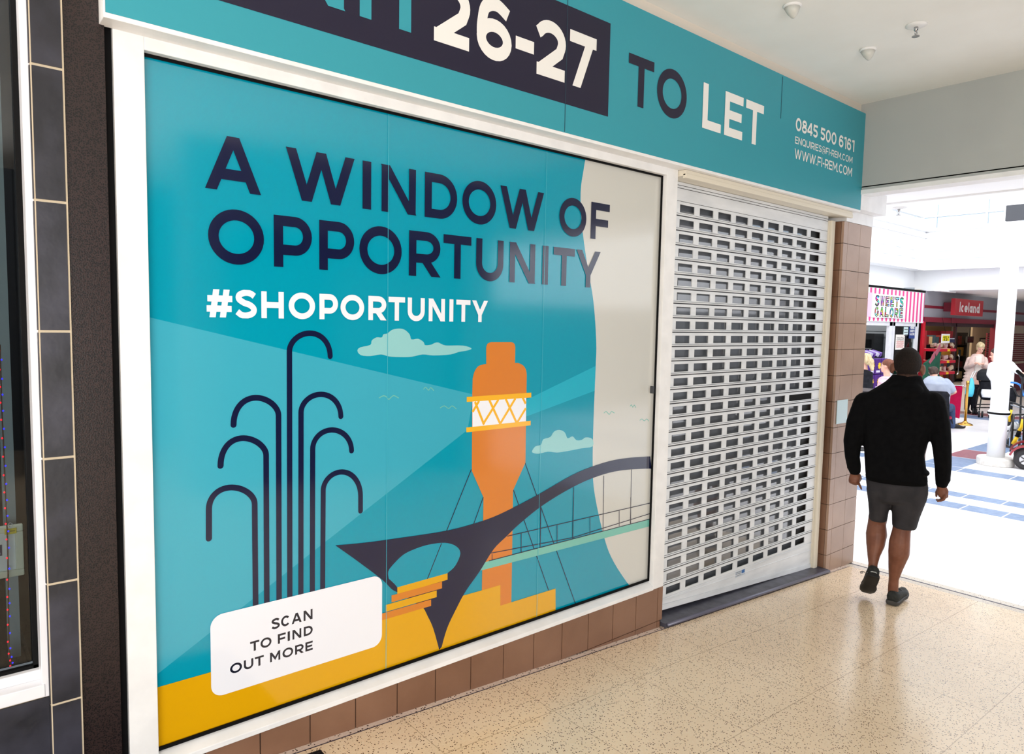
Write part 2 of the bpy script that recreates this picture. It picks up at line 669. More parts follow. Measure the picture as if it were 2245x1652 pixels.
# ================================================================== THE SETTING
YG, YF, YS = 2.607, 2.485, 2.645          # window film, sign board, shutter curtain planes
ZC = 3.68                                  # passage ceiling
XB = 5.585                                 # beam across the end of the passage
XL, YO = -7.0, -1.95                       # far left end, opposite side of the passage
M_WHITE = noisy('painted_white_timber', (242, 242, 242), (233, 233, 233), 9, 0.38, 0.4, bump=0.03, bscale=40)
M_CREAM = mat('cream_paint', (226, 218, 200), 0.4)
M_CEIL = noisy('ceiling_plaster', (246, 246, 243), (240, 239, 235), 1.5, 0.85, 0.2)
M_BEAM = noisy('beam_grey_plaster', (184, 187, 184), (174, 177, 175), 1.0, 0.8, 0.2)
M_ATR = mat('atrium_white_plaster', (245, 246, 248), 0.8, 0.2)
M_BLACK = mat('black_gap', (4, 4, 5), 0.7, 0.15)
M_TERR = speckled('terrazzo_cream', (242, 218, 186), (234, 209, 177), (96, 66, 44), 135, 0.27, 0.40, rough=0.2, spec=0.6,
                  joint=((0.6, 0.25, 0.004), (0.6, 0.2, 0.004)), jcol=(150, 120, 90))
M_TERR2 = speckled('terrazzo_pale_border', (226, 206, 190), (216, 196, 182), (70, 52, 45), 95, 0.25, 0.4, rough=0.25)
M_TERR3 = speckled('terrazzo_white_strip', (214, 203, 186), (206, 194, 178), (110, 85, 65), 95, 0.15, 0.35, rough=0.25)
M_DARKLINE = mat('dark_joint', (48, 40, 62), 0.5)
M_GROUT = mat('dark_grout', (52, 40, 36), 0.9, 0.1)
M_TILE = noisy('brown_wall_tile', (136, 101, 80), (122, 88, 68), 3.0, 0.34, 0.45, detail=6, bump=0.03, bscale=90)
M_TILE_GLARE = noisy('brown_tile_with_glare', (172, 142, 122), (160, 130, 110), 4.0, 0.3, 0.45, detail=6, bump=0.03, bscale=90)  # same brown tile, with the atrium glare put into a lighter colour
M_SLATE = noisy('blue_slate_tile', (20, 20, 29), (62, 62, 76), 5.0, 0.42, 0.5, detail=9, lo=0.36, hi=0.78, bump=0.08, bscale=30)
M_CGROUT = mat('cream_grout', (205, 190, 165), 0.8, 0.2)
M_PEB = speckled('brown_pebbled_stone', (48, 34, 33), (38, 27, 26), (13, 9, 10), 210, 0.75, 0.5, rough=0.35, spec=0.4, bump=0.05)
M_ALU = noisy('white_window_aluminium', (236, 236, 240), (226, 226, 232), 6, 0.3, 0.5)
M_DARKROOM = mat('dark_shop_interior', (24, 24, 28), 0.8, 0.2)
M_GREYWALL = mat('grey_shop_wall', (120, 122, 126), 0.7, 0.2)

# ---- sloping passage floor with its border strip and threshold lines
m = MB()
xs = [XL, -3, 0, 2, 4, 5.86]
for a, b in zip(xs[:-1], xs[1:]):
    m.quad((a, YO - 3.2, fz(a)), (b, YO - 3.2, fz(b)), (b, 2.53, fz(b)), (a, 2.53, fz(a)))
struct('floor_passage', m, M_TERR)
m = MB()
m.quad((XL, 2.534, fz(XL)), (3.45, 2.534, fz(3.45)), (3.45, 2.7, fz(3.45)), (XL, 2.7, fz(XL)))
m.quad((5.52, 2.534, fz(5.52)), (5.86, 2.534, fz(5.86)), (5.86, 2.6, fz(5.86)), (5.52, 2.6, fz(5.52)))
m.quad((3.45, 2.534, fz(3.45) - .0005), (5.52, 2.534, fz(5.52) - .0005), (5.52, 2.8, fz(5.52) - .0005), (3.45, 2.8, fz(3.45) - .0005))
struct('floor_border', m, M_TERR2)
m = MB()
m.quad((XL, 2.529, fz(XL) + .0004), (5.86, 2.529, fz(5.86) + .0004), (5.86, 2.535, fz(5.86) + .0004), (XL, 2.535, fz(XL) + .0004))
struct('floor_joint', m, M_DARKLINE)
m = MB()
m.cur = 0
m.quad((5.86, YO - 3, fz(5.86)), (5.945, YO - 3, 0), (5.945, 2.6, 0), (5.86, 2.6, fz(5.86)))
m.quad((5.966, YO - 3, 0), (6.04, YO - 3, 0), (6.04, 2.6, 0), (5.966, 2.6, 0))
m.cur = 1
m.quad((5.945, YO - 3, 0), (5.966, YO - 3, 0), (5.966, 2.6, 0), (5.945, 2.6, 0))
struct('floor_threshold', m, [M_TERR3, M_DARKLINE])

# ---- atrium floor: white tiles with inlaid blue and red bands (one mesh)
M_AF = noisy('atrium_white_tile', (240, 238, 240), (232, 230, 233), 3, 0.3, 0.5)
M_BLUE = noisy('inlay_blue_tile', (104, 124, 156), (122, 142, 172), 14, 0.35, 0.4)
M_RED = noisy('inlay_red_tile', (128, 74, 86), (142, 88, 98), 14, 0.35, 0.4)
M_AJ = mat('atrium_tile_joint', (205, 200, 200), 0.6)
m = MB()
m.cur = 0
m.quad((6.04, -9, 0), (34, -9, 0), (34, 12, 0), (6.04, 12, 0))


def strip(x0, x1, y0, y1, c, z=.0006):
    m.cur = c
    m.quad((x0, y0, z), (x1, y0, z), (x1, y1, z), (x0, y1, z))


b0, b1 = onZ(2245, 1129).x, onZ(2245, 1142.6).x
a0, a1 = onZ(2245, 1103.8).x, onZ(2245, 1114.6).x
for (u, v, off) in ((min(b0, b1), max(b0, b1), 0.12), (min(a0, a1), max(a0, a1), 0.3)):
    y = -8 + off
    while y < 6.5:
        strip(u, v, y, y + 0.39, 1)
        y += 0.405
c0, c1 = onZ(2150, 1041).x, onZ(2150, 1031).x
y = -8.0
k = 0
while y < 6.6:
    strip(c0, c1, y, y + 0.62, 2 if k % 5 == 4 else 1)
    y += 0.635
    k += 1
d0, d1 = onZ(2092, 1020, 0).y, onZ(2092, 990, 0).y
for yy in (d1, d1 - 4.2):
    x = c1 + .02
    k = 0
    while x < 19:
        strip(x, x + .9, yy - .55, yy - .02, 2 if k % 4 == 1 else 1)
        x += .92
        k += 1
e0 = onZ(2110, 915).x
for q, cc in ((0, 1), (.75, 2)):
    y = -8.0
    while y < 6.6:
        strip(e0 + q, e0 + q + .7, y, y + .9, cc if int(y * 3) % 3 else 1)
        y += .92
for x in np.arange(6.9, 33, 0.9):
    strip(x, x + .004, -9, 12, 3, .0003)
for y in np.arange(-8.5, 12, 0.9):
    strip(6.05, 34, y, y + .004, 3, .0003)
struct('floor_atrium', m, [M_AF, M_BLUE, M_RED, M_AJ])

# ---- passage ceiling, opposite side, beam
m = MB().bb(XL, XB + .12, YO - 3.2, 2.62, ZC, ZC + .1)
struct('ceiling', m, M_CEIL)
m = MB().bb(XB, XB + .13, YO - .3, 2.7, 3.052, ZC + .02).bb(XB, XB + .13, YO - .3, 2.484, 3.03, 3.06)
struct('wall_beam', m, M_BEAM)
m = MB().bb(XB - .012, XB + .14, YO - .3, 2.484, 3.0, 3.032)
struct('trim_1', m, M_WHITE)
m = MB().bb(2.0, 5.72, YO - .3, YO, 2.9, ZC)
m.bb(5.3, 5.72, YO - .3, YO, -.1, 2.9)
m.bb(2.0, 2.3, YO - .3, YO, 0, 2.9)
struct('wall_opposite', m, M_GREYWALL)
m = MB().bb(2.3, 5.3, YO - .26, YO - .22, 0.02, 2.9)
struct('window_4', m, mat('dark_shop_glass', (30, 34, 38), 0.05, 0.5))
m = MB().bb(XL, 6.0, YO - 3.4, YO - 3.2, 0, ZC)
struct('wall_hall', m, mat('dark_hall_front', (58, 58, 60), .6, .2))
m = MB().bb(XL - .1, XL, YO - 3.4, 2.7, -.2, ZC)
struct('wall_end', m, M_GREYWALL)

# ---- tiled skirting below the window (level tiles, cut wedge where the floor falls away)
SKT = 0.398
m = MB()
m.cur = 0
m.bb(-2.6, 3.396, D + .006, D + .2, -.02 + fz(3.4) - .05, SKT)
m.cur = 1
tx = onY(680, 1600, D).x
tw = 0.2005
k = -16
while True:
    x0 = tx + k * tw + .0025
    x1 = x0 + tw - .005
    k += 1
    if x0 > 3.40: break
    x1 = min(x1, 3.402)
    if x1 < .5: continue
    z0 = SKT - .205
    for (zt0, zb0, zt1, zb1) in (((SKT, max(z0, fz(x0)), SKT, max(z0, fz(x1)))), ((z0 - .004, fz(x0) + .001, z0 - .004, fz(x1) + .001))):
        if zt1 - zb1 < .006: continue
        if zt0 < zb0: zb0 = zt0
        f = D
        if x1 > 3.40 and zt0 < SKT: x1 -= .02
        m.prism([(x0, f, zb0), (x1, f, zb1), (x1, f, zt1), (x0, f, zt0)], [(x0, f + .012, zb0), (x1, f + .012, zb1), (x1, f + .012, zt1), (x0, f + .012, zt0)])
struct('baseboard_shop_front', m, [M_GROUT, M_TILE])

# ---- tiled pilaster at the end of the shop front
m = MB()
PX0, PX1, PT = 5.503, 5.994, 2.80
m.cur = 0
m.bb(PX0 + .004, PX1 - .004, D + .004, 3.1, -.05, PT)
m.cur = 1
zg = onY(1908, 543.6, D).z
zs = [zg + .206 + .206 * k for k in range(1, -14, -1)]
zs = [z for z in zs if z > .02]
edges = [PT] + [z for z in zs if z < PT - .01] + [0.004]
for zt, zb in zip(edges[:-1], edges[1:]):
    for x0, x1 in ((PX0, 5.575), (5.575, 5.788), (5.788, PX1)):
        zb_ = max(zb, fz(x1) + .003)
        if zt - zb_ > .01:
            m.bb(x0 + .0015, x1 - .0015, D, D + .02, zb_ + .002, zt - .002)
    m.cur = 2  # reveal keeps the plain brown tile, without the front's painted glare
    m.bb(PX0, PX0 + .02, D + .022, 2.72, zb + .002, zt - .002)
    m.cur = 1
    for y0 in np.arange(D + .022, 3.08, .205):
        m.bb(PX1 - .02, PX1, y0 + .002, y0 + .203, zb + .002, zt - .002)
struct('trim_pilaster', m, [M_GROUT, M_TILE_GLARE, M_TILE])
m = MB().bb(5.53, PX1 + .005, D - .004, 2.8, PT, 2.888)
struct('trim_2', m, M_WHITE)
m = MB().bb(XB + .005, 6.05, YF, 2.7, 2.889, 3.05)
struct('trim_3', m, M_WHITE, bevel=.003)
m = MB().bb(5.8, PX1, 3.1, 7.2, 0, 3.5).bb(5.8, PX1, 2.62, 7.2, 2.9, 5.2)
struct('wall_atrium_left', m, M_ATR)

# ---- masonry behind and above the shop front
m = MB().bb(.505, 5.6, D + .3, D + .4, 0, ZC).bb(.505, 5.6, 2.57, D + .31, 2.90, ZC)
struct('wall_shop_back', m, M_DARKROOM)
m = MB().bb(.46, 5.584, YF + .035, 2.58, 3.60, ZC)
struct('trim_4', m, mat('ceiling_edge_strip', (222, 212, 200), 0.6))

# ---- white window frame round the printed film (window_1), with its pane
w1 = MB()
w1.bb(.505, .595, D, D + .1, .36, 2.876)
w1.bb(3.304, 3.404, D, D + .1, .398, 2.876)
w1.bb(.595, 3.304, D, D + .1, 2.825, 2.876)
w1.prism([(.595, D - .006, .398), (3.304, D - .006, .398), (3.304, D - .006, .418), (.595, D - .006, .418)],
         [(.595, D + .1, .398), (3.304, D + .1, .398), (3.304, D + .1, .470), (.595, D + .1, .470)])
win1 = struct('window_1', w1, M_WHITE, bevel=.002)
struct('pane', MB().bb(.60, 3.31, YG + .012, YG + .02, .44, 2.84), mat('window_pane_dark', (20, 30, 34), 0.05), win1)
g = MB()
g.bb(.597, 3.304, YG - .014, YG - .007, .446, .4585).bb(.597, 3.304, YG - .014, YG - .007, 2.815, 2.828)
g.bb(3.2945, 3.3045, YG - .014, YG - .007, .446, 2.828)
struct('glazing_gasket', g, M_BLACK, win1)
struct('catch', MB().bb(onY(1432, 846, D).x - .004, onY(1432, 846, D).x + .006, D - .006, D + .02, onY(1436, 862, D).z, onY(1436, 846, D).z),
       mat('grey_metal', (80, 82, 86), 0.35, 0.5, 0.8), win1, bevel=.003)

# ---- neighbouring shop: black joint, pebbled strip, slate pilaster, window
m = MB().bb(.478, .506, D + .02, D + .12, 0, ZC)
struct('trim_5', m, M_BLACK)
m = MB().bb(.366, .48, D - .01, D + .12, fz(.4), ZC)
struct('trim_6', m, M_PEB)
m = MB()
m.cur = 0
m.bb(.283, .368, D - .026, D + .12, fz(.3), ZC)
m.cur = 1
gz = [ZC, 3.09, 2.70, 2.308, 1.919, 1.53, 1.137, .749, .36]
for zt, zb in zip(gz[:-1], gz[1:]):
    m.bb(.2865, .3625, D - .03, D, zb + .004, zt - .004)
    m.bb(.280, .2955, D - .0255, D + .1, zb + .004, zt - .004)
struct('wall_neighbour', m, [M_CGROUT, M_SLATE])
m = MB()
m.cur = 0
m.bb(-3, .283, D - .0, D + .12, fz(.3) - .05, .775)
m.cur = 1
for k in range(8):
    m.bb(.281 - .6 * (k + 1) + .004, .281 - .6 * k, D - .006, D, fz(0) - .1, .77)
struct('wall_stall_riser', m, [M_CGROUT, M_SLATE])
w2 = MB()
w2.bb(.262, .284, D - .012, D + .11, .775, ZC)
w2.bb(-3, .27, D - .016, D + .11, .778, .818)
w2.bb(-3, .27, D + .03, D + .11, .818, .85)
win2 = struct('window_2', w2, M_ALU, bevel=.002)
struct('pane', MB().bb(-3, .263, D + .07, D + .076, .845, ZC), glass('shop_window_glass', (215, 220, 222), .0), win2)
struct('gasket', MB().bb(.248, .263, D + .05, D + .068, .85, ZC).bb(-3, .263, D + .05, D + .068, .85, .86), M_BLACK, win2)
m = MB()
m.bb(-3, .262, 4.4, 4.5, 0, ZC).bb(-3.1, -3, D + .1, 4.5, 0, ZC).bb(.262, .30, D + .12, 4.5, 0, ZC).bb(-3, .262, D + .12, 4.4, .70, .80)
struct('wall_neighbour_inside', m, M_DARKROOM)

# ---- shell of the atrium: shop row, gallery walls round the roof opening, roof
YR, XG = 7.0, 19.45
m = MB().bb(5.9, 34, YR + .32, YR + .5, 2.95, 3.47)
struct('wall_shop_row_band', m, M_ATR)
m = MB().bb(5.9, XG + .6, YR - .0, YR + .6, 3.47, 4.5)
m.bb(5.9, XG + .3, YR - .03, YR + .25, 4.26, 4.3).bb(5.9, XG + .3, YR - .06, YR + .25, 4.42, 4.5)
struct('wall_gallery_left', m, M_ATR)
m = MB().bb(XG, XG + .6, -9, YR, 3.47, 4.5)
m.bb(XG - .03, XG + .3, -9, YR, 4.26, 4.3).bb(XG - .06, XG + .3, -9, YR, 4.42, 4.5)
m.bb(XG + .32, XG + .6, -9, YR + .33, 2.97, 3.47)
struct('wall_gallery_end', m, M_ATR)
m = MB()
for k in range(16):
    xx = 6.5 + k * .8
    m.bb(xx, xx + .25, YR - .012, YR, 3.92, 3.935).bb(xx + .1, xx + .35, YR - .012, YR, 3.72, 3.735)
for k in range(14):
    yy = -4 + k * .8
    m.bb(XG - .012, XG, yy, yy + .3, 3.92, 3.935).bb(XG - .012, XG, yy, yy + .3, 3.72, 3.735)
struct('trim_7', m, mat('wall_slot_grille', (212, 222, 236), 0.7))
m = MB().bb(XG + .6, 34, -9, YR + .4, 2.98, 3.1)
struct('ceiling_mall', m, M_ATR)
m = MB().bb(XB + .1, 7.08, -9, 7, 3.1, 3.25).bb(7.05, 7.1, -9, 7, 3.13, 3.6)
m.bb(6.7, 6.74, -9, 7, 3.085, 3.11)
struct('ceiling_atrium_edge', m, M_ATR)
m = MB().bb(7.05, 7.25, -9, 7, 3.25, 4.6)
struct('wall_gallery_near', m, M_ATR)
m = MB().bb(5.9, 34, -6.2, -6, 2.35, 4.6).bb(34, 34.2, -9, 12, 0, 3.2)
struct('wall_atrium_right', m, M_ATR)
m = MB().bb(5.9, 34, -6.2, -6.05, 0, 2.35)
struct('window_5', m, mat('far_shop_fronts', (92, 96, 100), .25, .5))
m = MB()
for y in np.arange(-8.6, 7.2, 1.1):
    m.bb(XG + .08, XG + .13, y, y + .05, 4.5, 5.4)
m.bb(XG + .06, XG + .15, -9, 7.1, 4.78, 4.82)
for x in np.arange(8, 19.6, 1.1):
    m.bb(x, x + .05, YR + .08, YR + .13, 4.5, 5.4)
m.bb(5.9, XG, YR + .06, YR + .15, 4.78, 4.82)
win3 = struct('window_3', m, mat('roof_glazing_bar', (225, 232, 240), 0.5))
struct('pane', MB().bb(XG + .1, XG + .11, -9, 7.1, 4.5, 5.4), glass('roof_glass', (225, 238, 250), .05), win3)
# ================================================================== SIGN BOARD OVER THE SHOP
M_TEAL_S = mat('sign_teal_film', (54, 153, 169), 0.42, 0.35)
M_NAVY_S = mat('sign_navy_film', (32, 29, 52), 0.42, 0.35)
M_WHITE_S = mat('sign_white_film', (240, 238, 234), 0.45, 0.35)
SB = thing('fascia_sign', (3.0, YF, 2.876), 'long teal sign board over the shop front reading 26-27 TO LET', 'sign')
b = MB().bb(.472, XB, YF, YF + .05, 2.882, 3.605)
b.build('board', M_TEAL_S, SB)
b = MB().bb(.470, XB, YF - .001, D + .001, 2.866, 2.8818).bb(.4665, .472, YF, D + .02, 2.866, 3.6)
b.build('edge_trim', M_WHITE, SB, bevel=.0015).__setitem__('label', 'white edge strip along the underside')
yb = YF - .001
zb_ = onY(1333.2, 255.8, yb).z
zt_ = onY(1338.5, 51.4, yb).z
xr_ = onY(1336, 150, yb).x
xl_ = 0.62
b = MB().quad((xl_, yb, zb_), (xr_, yb, zb_), (xr_, yb, zt_), (xl_, yb, zt_))
b.build('number_panel', M_NAVY_S, SB).__setitem__('label', 'dark navy rectangle behind the unit number')
yl = YF - .002
# cap height of the number line
z0 = onY(1258, 188, yl).z
z1 = onY(1262, 68, yl).z


def sign_letter(ch, xa, xb, m, lab, t=.2):
    b = MB()
    put_glyph(b, ch, xa, xb, z0, z1, yl, t)
    b.build('letter', m, SB, flat=True)['label'] = lab + ' ' + ch


def xat(px, y, py0, py1, px0, px1):
    py = py0 + (py1 - py0) * (px - px0) / (px1 - px0)
    return onY(px, py, y).x


for ch, a, c in (('2', 949.6, 1029), ('6', 1045.4, 1121.9), ('-', 1130.7, 1171), ('2', 1175.7, 1239.2), ('7', 1249, 1307.1)):
    sign_letter(ch, xat(a, yl, 40, 130, 950, 1307), xat(c, yl, 40, 130, 950, 1307), M_WHITE_S, 'white numeral', .215)
b = MB()
tI = [onY(875.2, 61, yl).x, onY(901, 70, yl).x]
iI = [onY(787.3, 31, yl).x, onY(815.5, 40, yl).x]
nr = onY(754, 15, yl).x
sign_letter('I', iI[0], iI[1], M_TEAL_S, 'teal letter of UNIT,')
tc_ = sum(tI) / 2
tw_ = .43 * (z1 - z0)
sign_letter('T', tc_ - tw_, tc_ + tw_, M_TEAL_S, 'teal letter of UNIT,', .215)
sign_letter('N', nr - .97 * (z1 - z0), nr, M_TEAL_S, 'teal letter of UNIT,', .215)
sign_letter('U', nr - 2.05 * (z1 - z0), nr - 1.12 * (z1 - z0), M_TEAL_S, 'teal letter of UNIT,', .215)
z0 = onY(1403, 235, yl).z
z1 = onY(1406, 125.5, yl).z
b = MB()
sign_letter('T', onY(1378.9, 128, yl).x, onY(1434.6, 148, yl).x, M_NAVY_S, 'navy letter of TO,')
sign_letter('O', onY(1440.7, 197.4, yl).x, onY(1505.9, 208.7, yl).x, M_NAVY_S, 'navy letter of TO,')
b = MB()
for ch, p, q in (('L', (1541, 230), (1580.5, 275)), ('E', (1589, 250), (1629.5, 240)), ('T', (1636.1, 226), (1675, 240))):
    sign_letter(ch, onY(*p, yl).x, onY(*q, yl).x, M_WHITE_S, 'white letter of LET,')


def c6(x, y): return (1720 + x / 9.717, 230 + y / 9.717)


b = MB()
za, zt2 = onY(*c6(305, 562), yl).z, onY(*c6(305, 282), yl).z
for ch, a, c in zip('084550061' + '61', (240, 375, 490, 610, 768, 880, 1000, 1160, 1272, 1332, 1437), (362, 478, 598, 712, 868, 985, 1105, 1255, 1318, 1420, 1487)):
    f = lambda x: onY(*c6(x, 425 + (x - 300) * .38), yl).x
    put_glyph(b, ch, f(a), f(c), za, zt2, yl, .19)
b.build('lettering', M_WHITE_S, SB, flat=True).__setitem__('label', 'white telephone number 0845 500 6161')
b = MB()
put_line(b, 'ENQUIRIES@FI-REM.COM', onY(*c6(226, 745), yl).x, onY(*c6(1446, 1165), yl).x, onY(*c6(245, 822), yl).z, onY(*c6(245, 668), yl).z, yl, .15, .13)
b.build('lettering', M_WHITE_S, SB, flat=True).__setitem__('label', 'small white line ENQUIRIES@FI-REM.COM')
b = MB()
put_line(b, 'WWW.FI-REM.COM', onY(*c6(214, 1030), yl).x, onY(*c6(1438, 1410), yl).x, onY(*c6(240, 1140), yl).z, onY(*c6(225, 925), yl).z, yl, .16, .12)
b.build('lettering', M_WHITE_S, SB, flat=True).__setitem__('label', 'white line WWW.FI-REM.COM')
for p, q in (((1240.5, 165), (1238.5, 232)), ((1715.5, 168), (1712, 260))):
    b = MB()
    u, v = onY(*p, YF), onY(*q, YF)
    b.bb(u.x - .0012, u.x + .0012, YF - .0024, YF, v.z if q[0] > 1500 else 2.885, u.z if q[0] > 1500 else 3.6)
    b.build('seam', mat('film_seam', (40, 70, 84), 0.5), SB)

# ================================================================== PRINTED FILM ON THE WINDOW
def film(n, c, r=.10, s=.95): return mat(n, c, r, s)


P_TEAL = film('film_teal', (0, 150, 177))
P_BEAM = film('film_pale_teal', (62, 168, 192))
P_BEAM2 = film('film_mid_teal', (32, 174, 200))
P_NAVY = film('film_navy', (20, 26, 60))
P_NAVY2 = film('film_navy_in_beam', (30, 36, 80))
P_ORANGE = film('film_orange', (214, 126, 44))
P_BROWN = film('film_tan', (212, 128, 40))
P_GOLD = film('film_gold', (244, 182, 36))
P_YEL = film('film_yellow', (224, 166, 8))
P_CREAM = film('film_cream', (206, 206, 200))
P_CLOUD = film('film_cloud', (146, 204, 206))
P_MINT = film('film_mint', (116, 190, 176))
P_WHITE = film('film_white', (240, 242, 250))
P_INK = film('film_ink', (22, 26, 44))
P_SEAM = film('film_overlap', (70, 182, 200))
WP = thing('window_poster', (1.95, YG, .45), 'large teal printed window film reading A WINDOW OF OPPORTUNITY', 'poster')
GX0, GX1, GZ0, GZ1 = .600, 3.3035, .452, 2.8245
b = MB().bb(GX0, GX1, YG, YG + .003, GZ0, GZ1)
b.build('backing_film', P_TEAL, WP)
LAY = [0]


def layer(name, polys_px, m, lab=None, world=None):
    LAY[0] += 1
    y = YG - 1.2e-4 * LAY[0]
    b = MB()
    for p in polys_px:
        q = [(min(max(x, GX0), GX1), min(max(z, GZ0), GZ1)) for x, z in wpts(p, y)]
        flat2(b, q, y)
    for p in (world or []):
        flat2(b, p, y)
    o = b.build(name, m, WP)
    if lab: o['label'] = lab
    return o


def lines(name, paths, m, wid, lab=None, closed=False):
    """printed lines: paths in photo pixels, width in metres"""
    LAY[0] += 1
    y = YG - 1.2e-4 * LAY[0]
    b = MB()
    for k, p in enumerate(paths):
        for q in stroke2(wpts(p, y), wid, closed):
            b.mesh([(x, y - k * 8e-6, z) for x, z in q], [(0, 1, 2, 3)])
    o = b.build(name, m, WP)
    if lab: o['label'] = lab
    return o


c3 = lambda x, y: (700 + x / 2.954, 680 + y / 2.954)
c4 = lambda x, y: (320 + x / 1.969, 1100 + y / 1.969)
c5 = lambda x, y: (400 + x / 2.430, 680 + y / 2.430)
c8 = lambda x, y: (1010 + x / 7.182, 730 + y / 7.182)
layer('light_beam', [[(310, 694.5), (1038.5, 864.5), (1025, 942), (345, 1477), (340, 1300)]], P_BEAM, 'pale wide beam fanning left from the tower lamp')
layer('light_beam', [[(1150, 878), (1320, 795), (1320, 850), (1150, 914)]], P_BEAM2, 'narrow beam to the right of the tower lamp')
cres = smoothpts([(1284, 345), (1279, 375), (1273, 421), (1275.5, 489.7), (1286, 571), (1300.8, 658.6), (1307.2, 747.7), (1306, 805), (1301.4, 917), (1299.4, 1018.5),
                  (1304.3, 1086), (1325.6, 1181), (1345.9, 1232), (1380, 1284)], 4)
layer('crescent', [cres + [(1435, 1290), (1465, 370)]], P_CREAM, 'cream curved panel down the right side')
layer('cloud', [smoothpts([c3(*p) for p in [(247, 262), (265, 240), (330, 224), (340, 195), (370, 175), (405, 175), (415, 155), (440, 150), (470, 127), (510, 118), (550, 124), (585, 155), (597, 188),
      (640, 184), (675, 205), (685, 225), (725, 222), (745, 212), (770, 208), (800, 222), (830, 228), (930, 228), (985, 245), (965, 258), (900, 270), (850, 285), (740, 292), (670, 285), (600, 300), (520, 302),
      (450, 298), (400, 285), (330, 296), (270, 290)]], 3, True)], P_CLOUD, 'pale cloud left of the tower top')
layer('cloud', [smoothpts([c3(*p) for p in [(1378, 910), (1400, 880), (1435, 870), (1450, 835), (1495, 820), (1520, 785), (1555, 773), (1590, 790), (1608, 828), (1640, 815), (1665, 840), (1700, 838),
      (1725, 822), (1768, 832), (1770, 880), (1700, 893), (1600, 912), (1540, 920), (1480, 915), (1420, 928), (1385, 922)]], 3, True)], P_CLOUD, 'pale cloud right of the tower')
for pts in ([(387, 567), (415, 553), (435, 560), (450, 576), (468, 560), (485, 552), (515, 568)], [(675, 512), (688, 498), (708, 516), (722, 500), (742, 520)], [(782, 632), (810, 618), (838, 635), (860, 618), (888, 638)],
            [(1843, 665), (1858, 655), (1878, 673), (1892, 655), (1912, 665)], [(2012, 622), (2022, 612), (2030, 627), (2040, 613), (2050, 630)], [(2075, 712), (2090, 703), (2105, 715), (2120, 703), (2135, 718)]):
    lines('bird', [smoothpts([c3(*p) for p in pts], 4)], P_MINT, .004)
# fountain of curved jets
jets = []


def jet(end, top, legx, legtop, bottom):
    ex, ey = end
    cx, rx = (ex + legx) / 2, (legx - ex) / 2
    pts = [(ex, ey)]
    ys, yl_ = (ey if ey < legtop + 30 else legtop + 12), legtop
    sy = min(ey, ys)
    for i in range(25):
        a = math.pi * (1 - i / 24)
        base = sy + (yl_ - sy) * i / 24
        pts.append((cx + rx * math.cos(a), base - (base - top) * math.sin(a)))
    pts.append(bottom)
    return pts


jets.append(jet((723.9, 780.8), 730, 634.6, 770, (635.5, 1310)))
jets.append(jet((512, 931), 871.5, 610.7, 910, (612, 1318)))
jets.append(jet((483.5, 1020.7), 960, 583.5, 997, (585, 1325)))
jets.append(jet((458, 1180), 1068, 558.4, 1104, (560.5, 1331)))
jets.append(jet((747.3, 912.5), 864, 660, 904, (659.7, 1306)))
jets.append(jet((770.8, 987.8), 942, 685.6, 984, (684.8, 1299)))
jets.append(jet((790.5, 1119.5), 1034, 708.6, 1075, (707.4, 1293)))
JW = [.0135] * 7
LAY[0] += 1
y = YG - 1.2e-4 * LAY[0]
for j in jets:
    b = MB()
    w = wpts(j, y)
    for q in stroke2(w, .0215):
        b.mesh([(x, y, z) for x, z in q], [(0, 1, 2, 3)])
    flat2(b, [(w[0][0] + .01075 * math.cos(t), w[0][1] + .01075 * math.sin(t)) for t in np.linspace(0, 6.0, 14)], y - 3e-5)
    b.build('fountain_jet', P_NAVY, WP)
# tower
lines('stay', [[(1033.4, 1028.7), (937, 1268)], [(1059.5, 1089.6), (1038, 1150)], [(1125.9, 1073.7), (1202.7, 1293)], [(1150.9, 1013.4), (1262.1, 1324)]], P_NAVY, .0045)
tower = [(1056.4, 1296), (1060, 1090), (1034.5, 1032), (1035.5, 860), (1036.2, 832)] + smoothpts([(1036.2, 830.2), (1040, 815), (1048, 803), (1060.1, 798.2)], 4) + \
        [(1066.1, 797.5), (1066, 762)] + smoothpts([(1066, 760.6), (1069, 753), (1076.8, 749.5)], 4) + smoothpts([(1121.4, 749.5), (1127.5, 753), (1129.7, 760.6)], 4) + \
        [(1129, 795.2)] + smoothpts([(1135.3, 795.2), (1146, 800), (1153, 810), (1154.8, 822)], 4) + [(1152, 1013.4), (1124.8, 1074.4), (1121, 1325), (1097, 1332)]
layer('tower', [tower], P_ORANGE, 'orange lighthouse tower')
layer('lantern', [[(1035.8, 876), (1153.5, 867), (1153, 930), (1035.8, 940)]], P_WHITE, 'white glazed lamp band')
lat = [[(225, 1080), (368, 1440)], [(450, 1050), (622, 1425)], [(710, 1035), (878, 1405)], [(975, 1010), (1022, 1110)], [(188, 1240), (290, 1065)], [(350, 1435), (595, 1045)], [(622, 1425), (862, 1025)], [(890, 1405), (1026, 1180)]]
lines('lattice', [[c8(*p) for p in q] for q in lat], P_GOLD, .0125)
layer('gallery_rail', [[c8(*p) for p in [(95, 1003), (1112, 935), (1112, 1012), (95, 1083)]]], P_GOLD, 'upper golden band over the lamp')
layer('gallery_rail', [[c8(*p) for p in [(88, 1485), (1103, 1377), (1101, 1450), (90, 1560)]]], P_GOLD, 'lower golden band under the lamp')
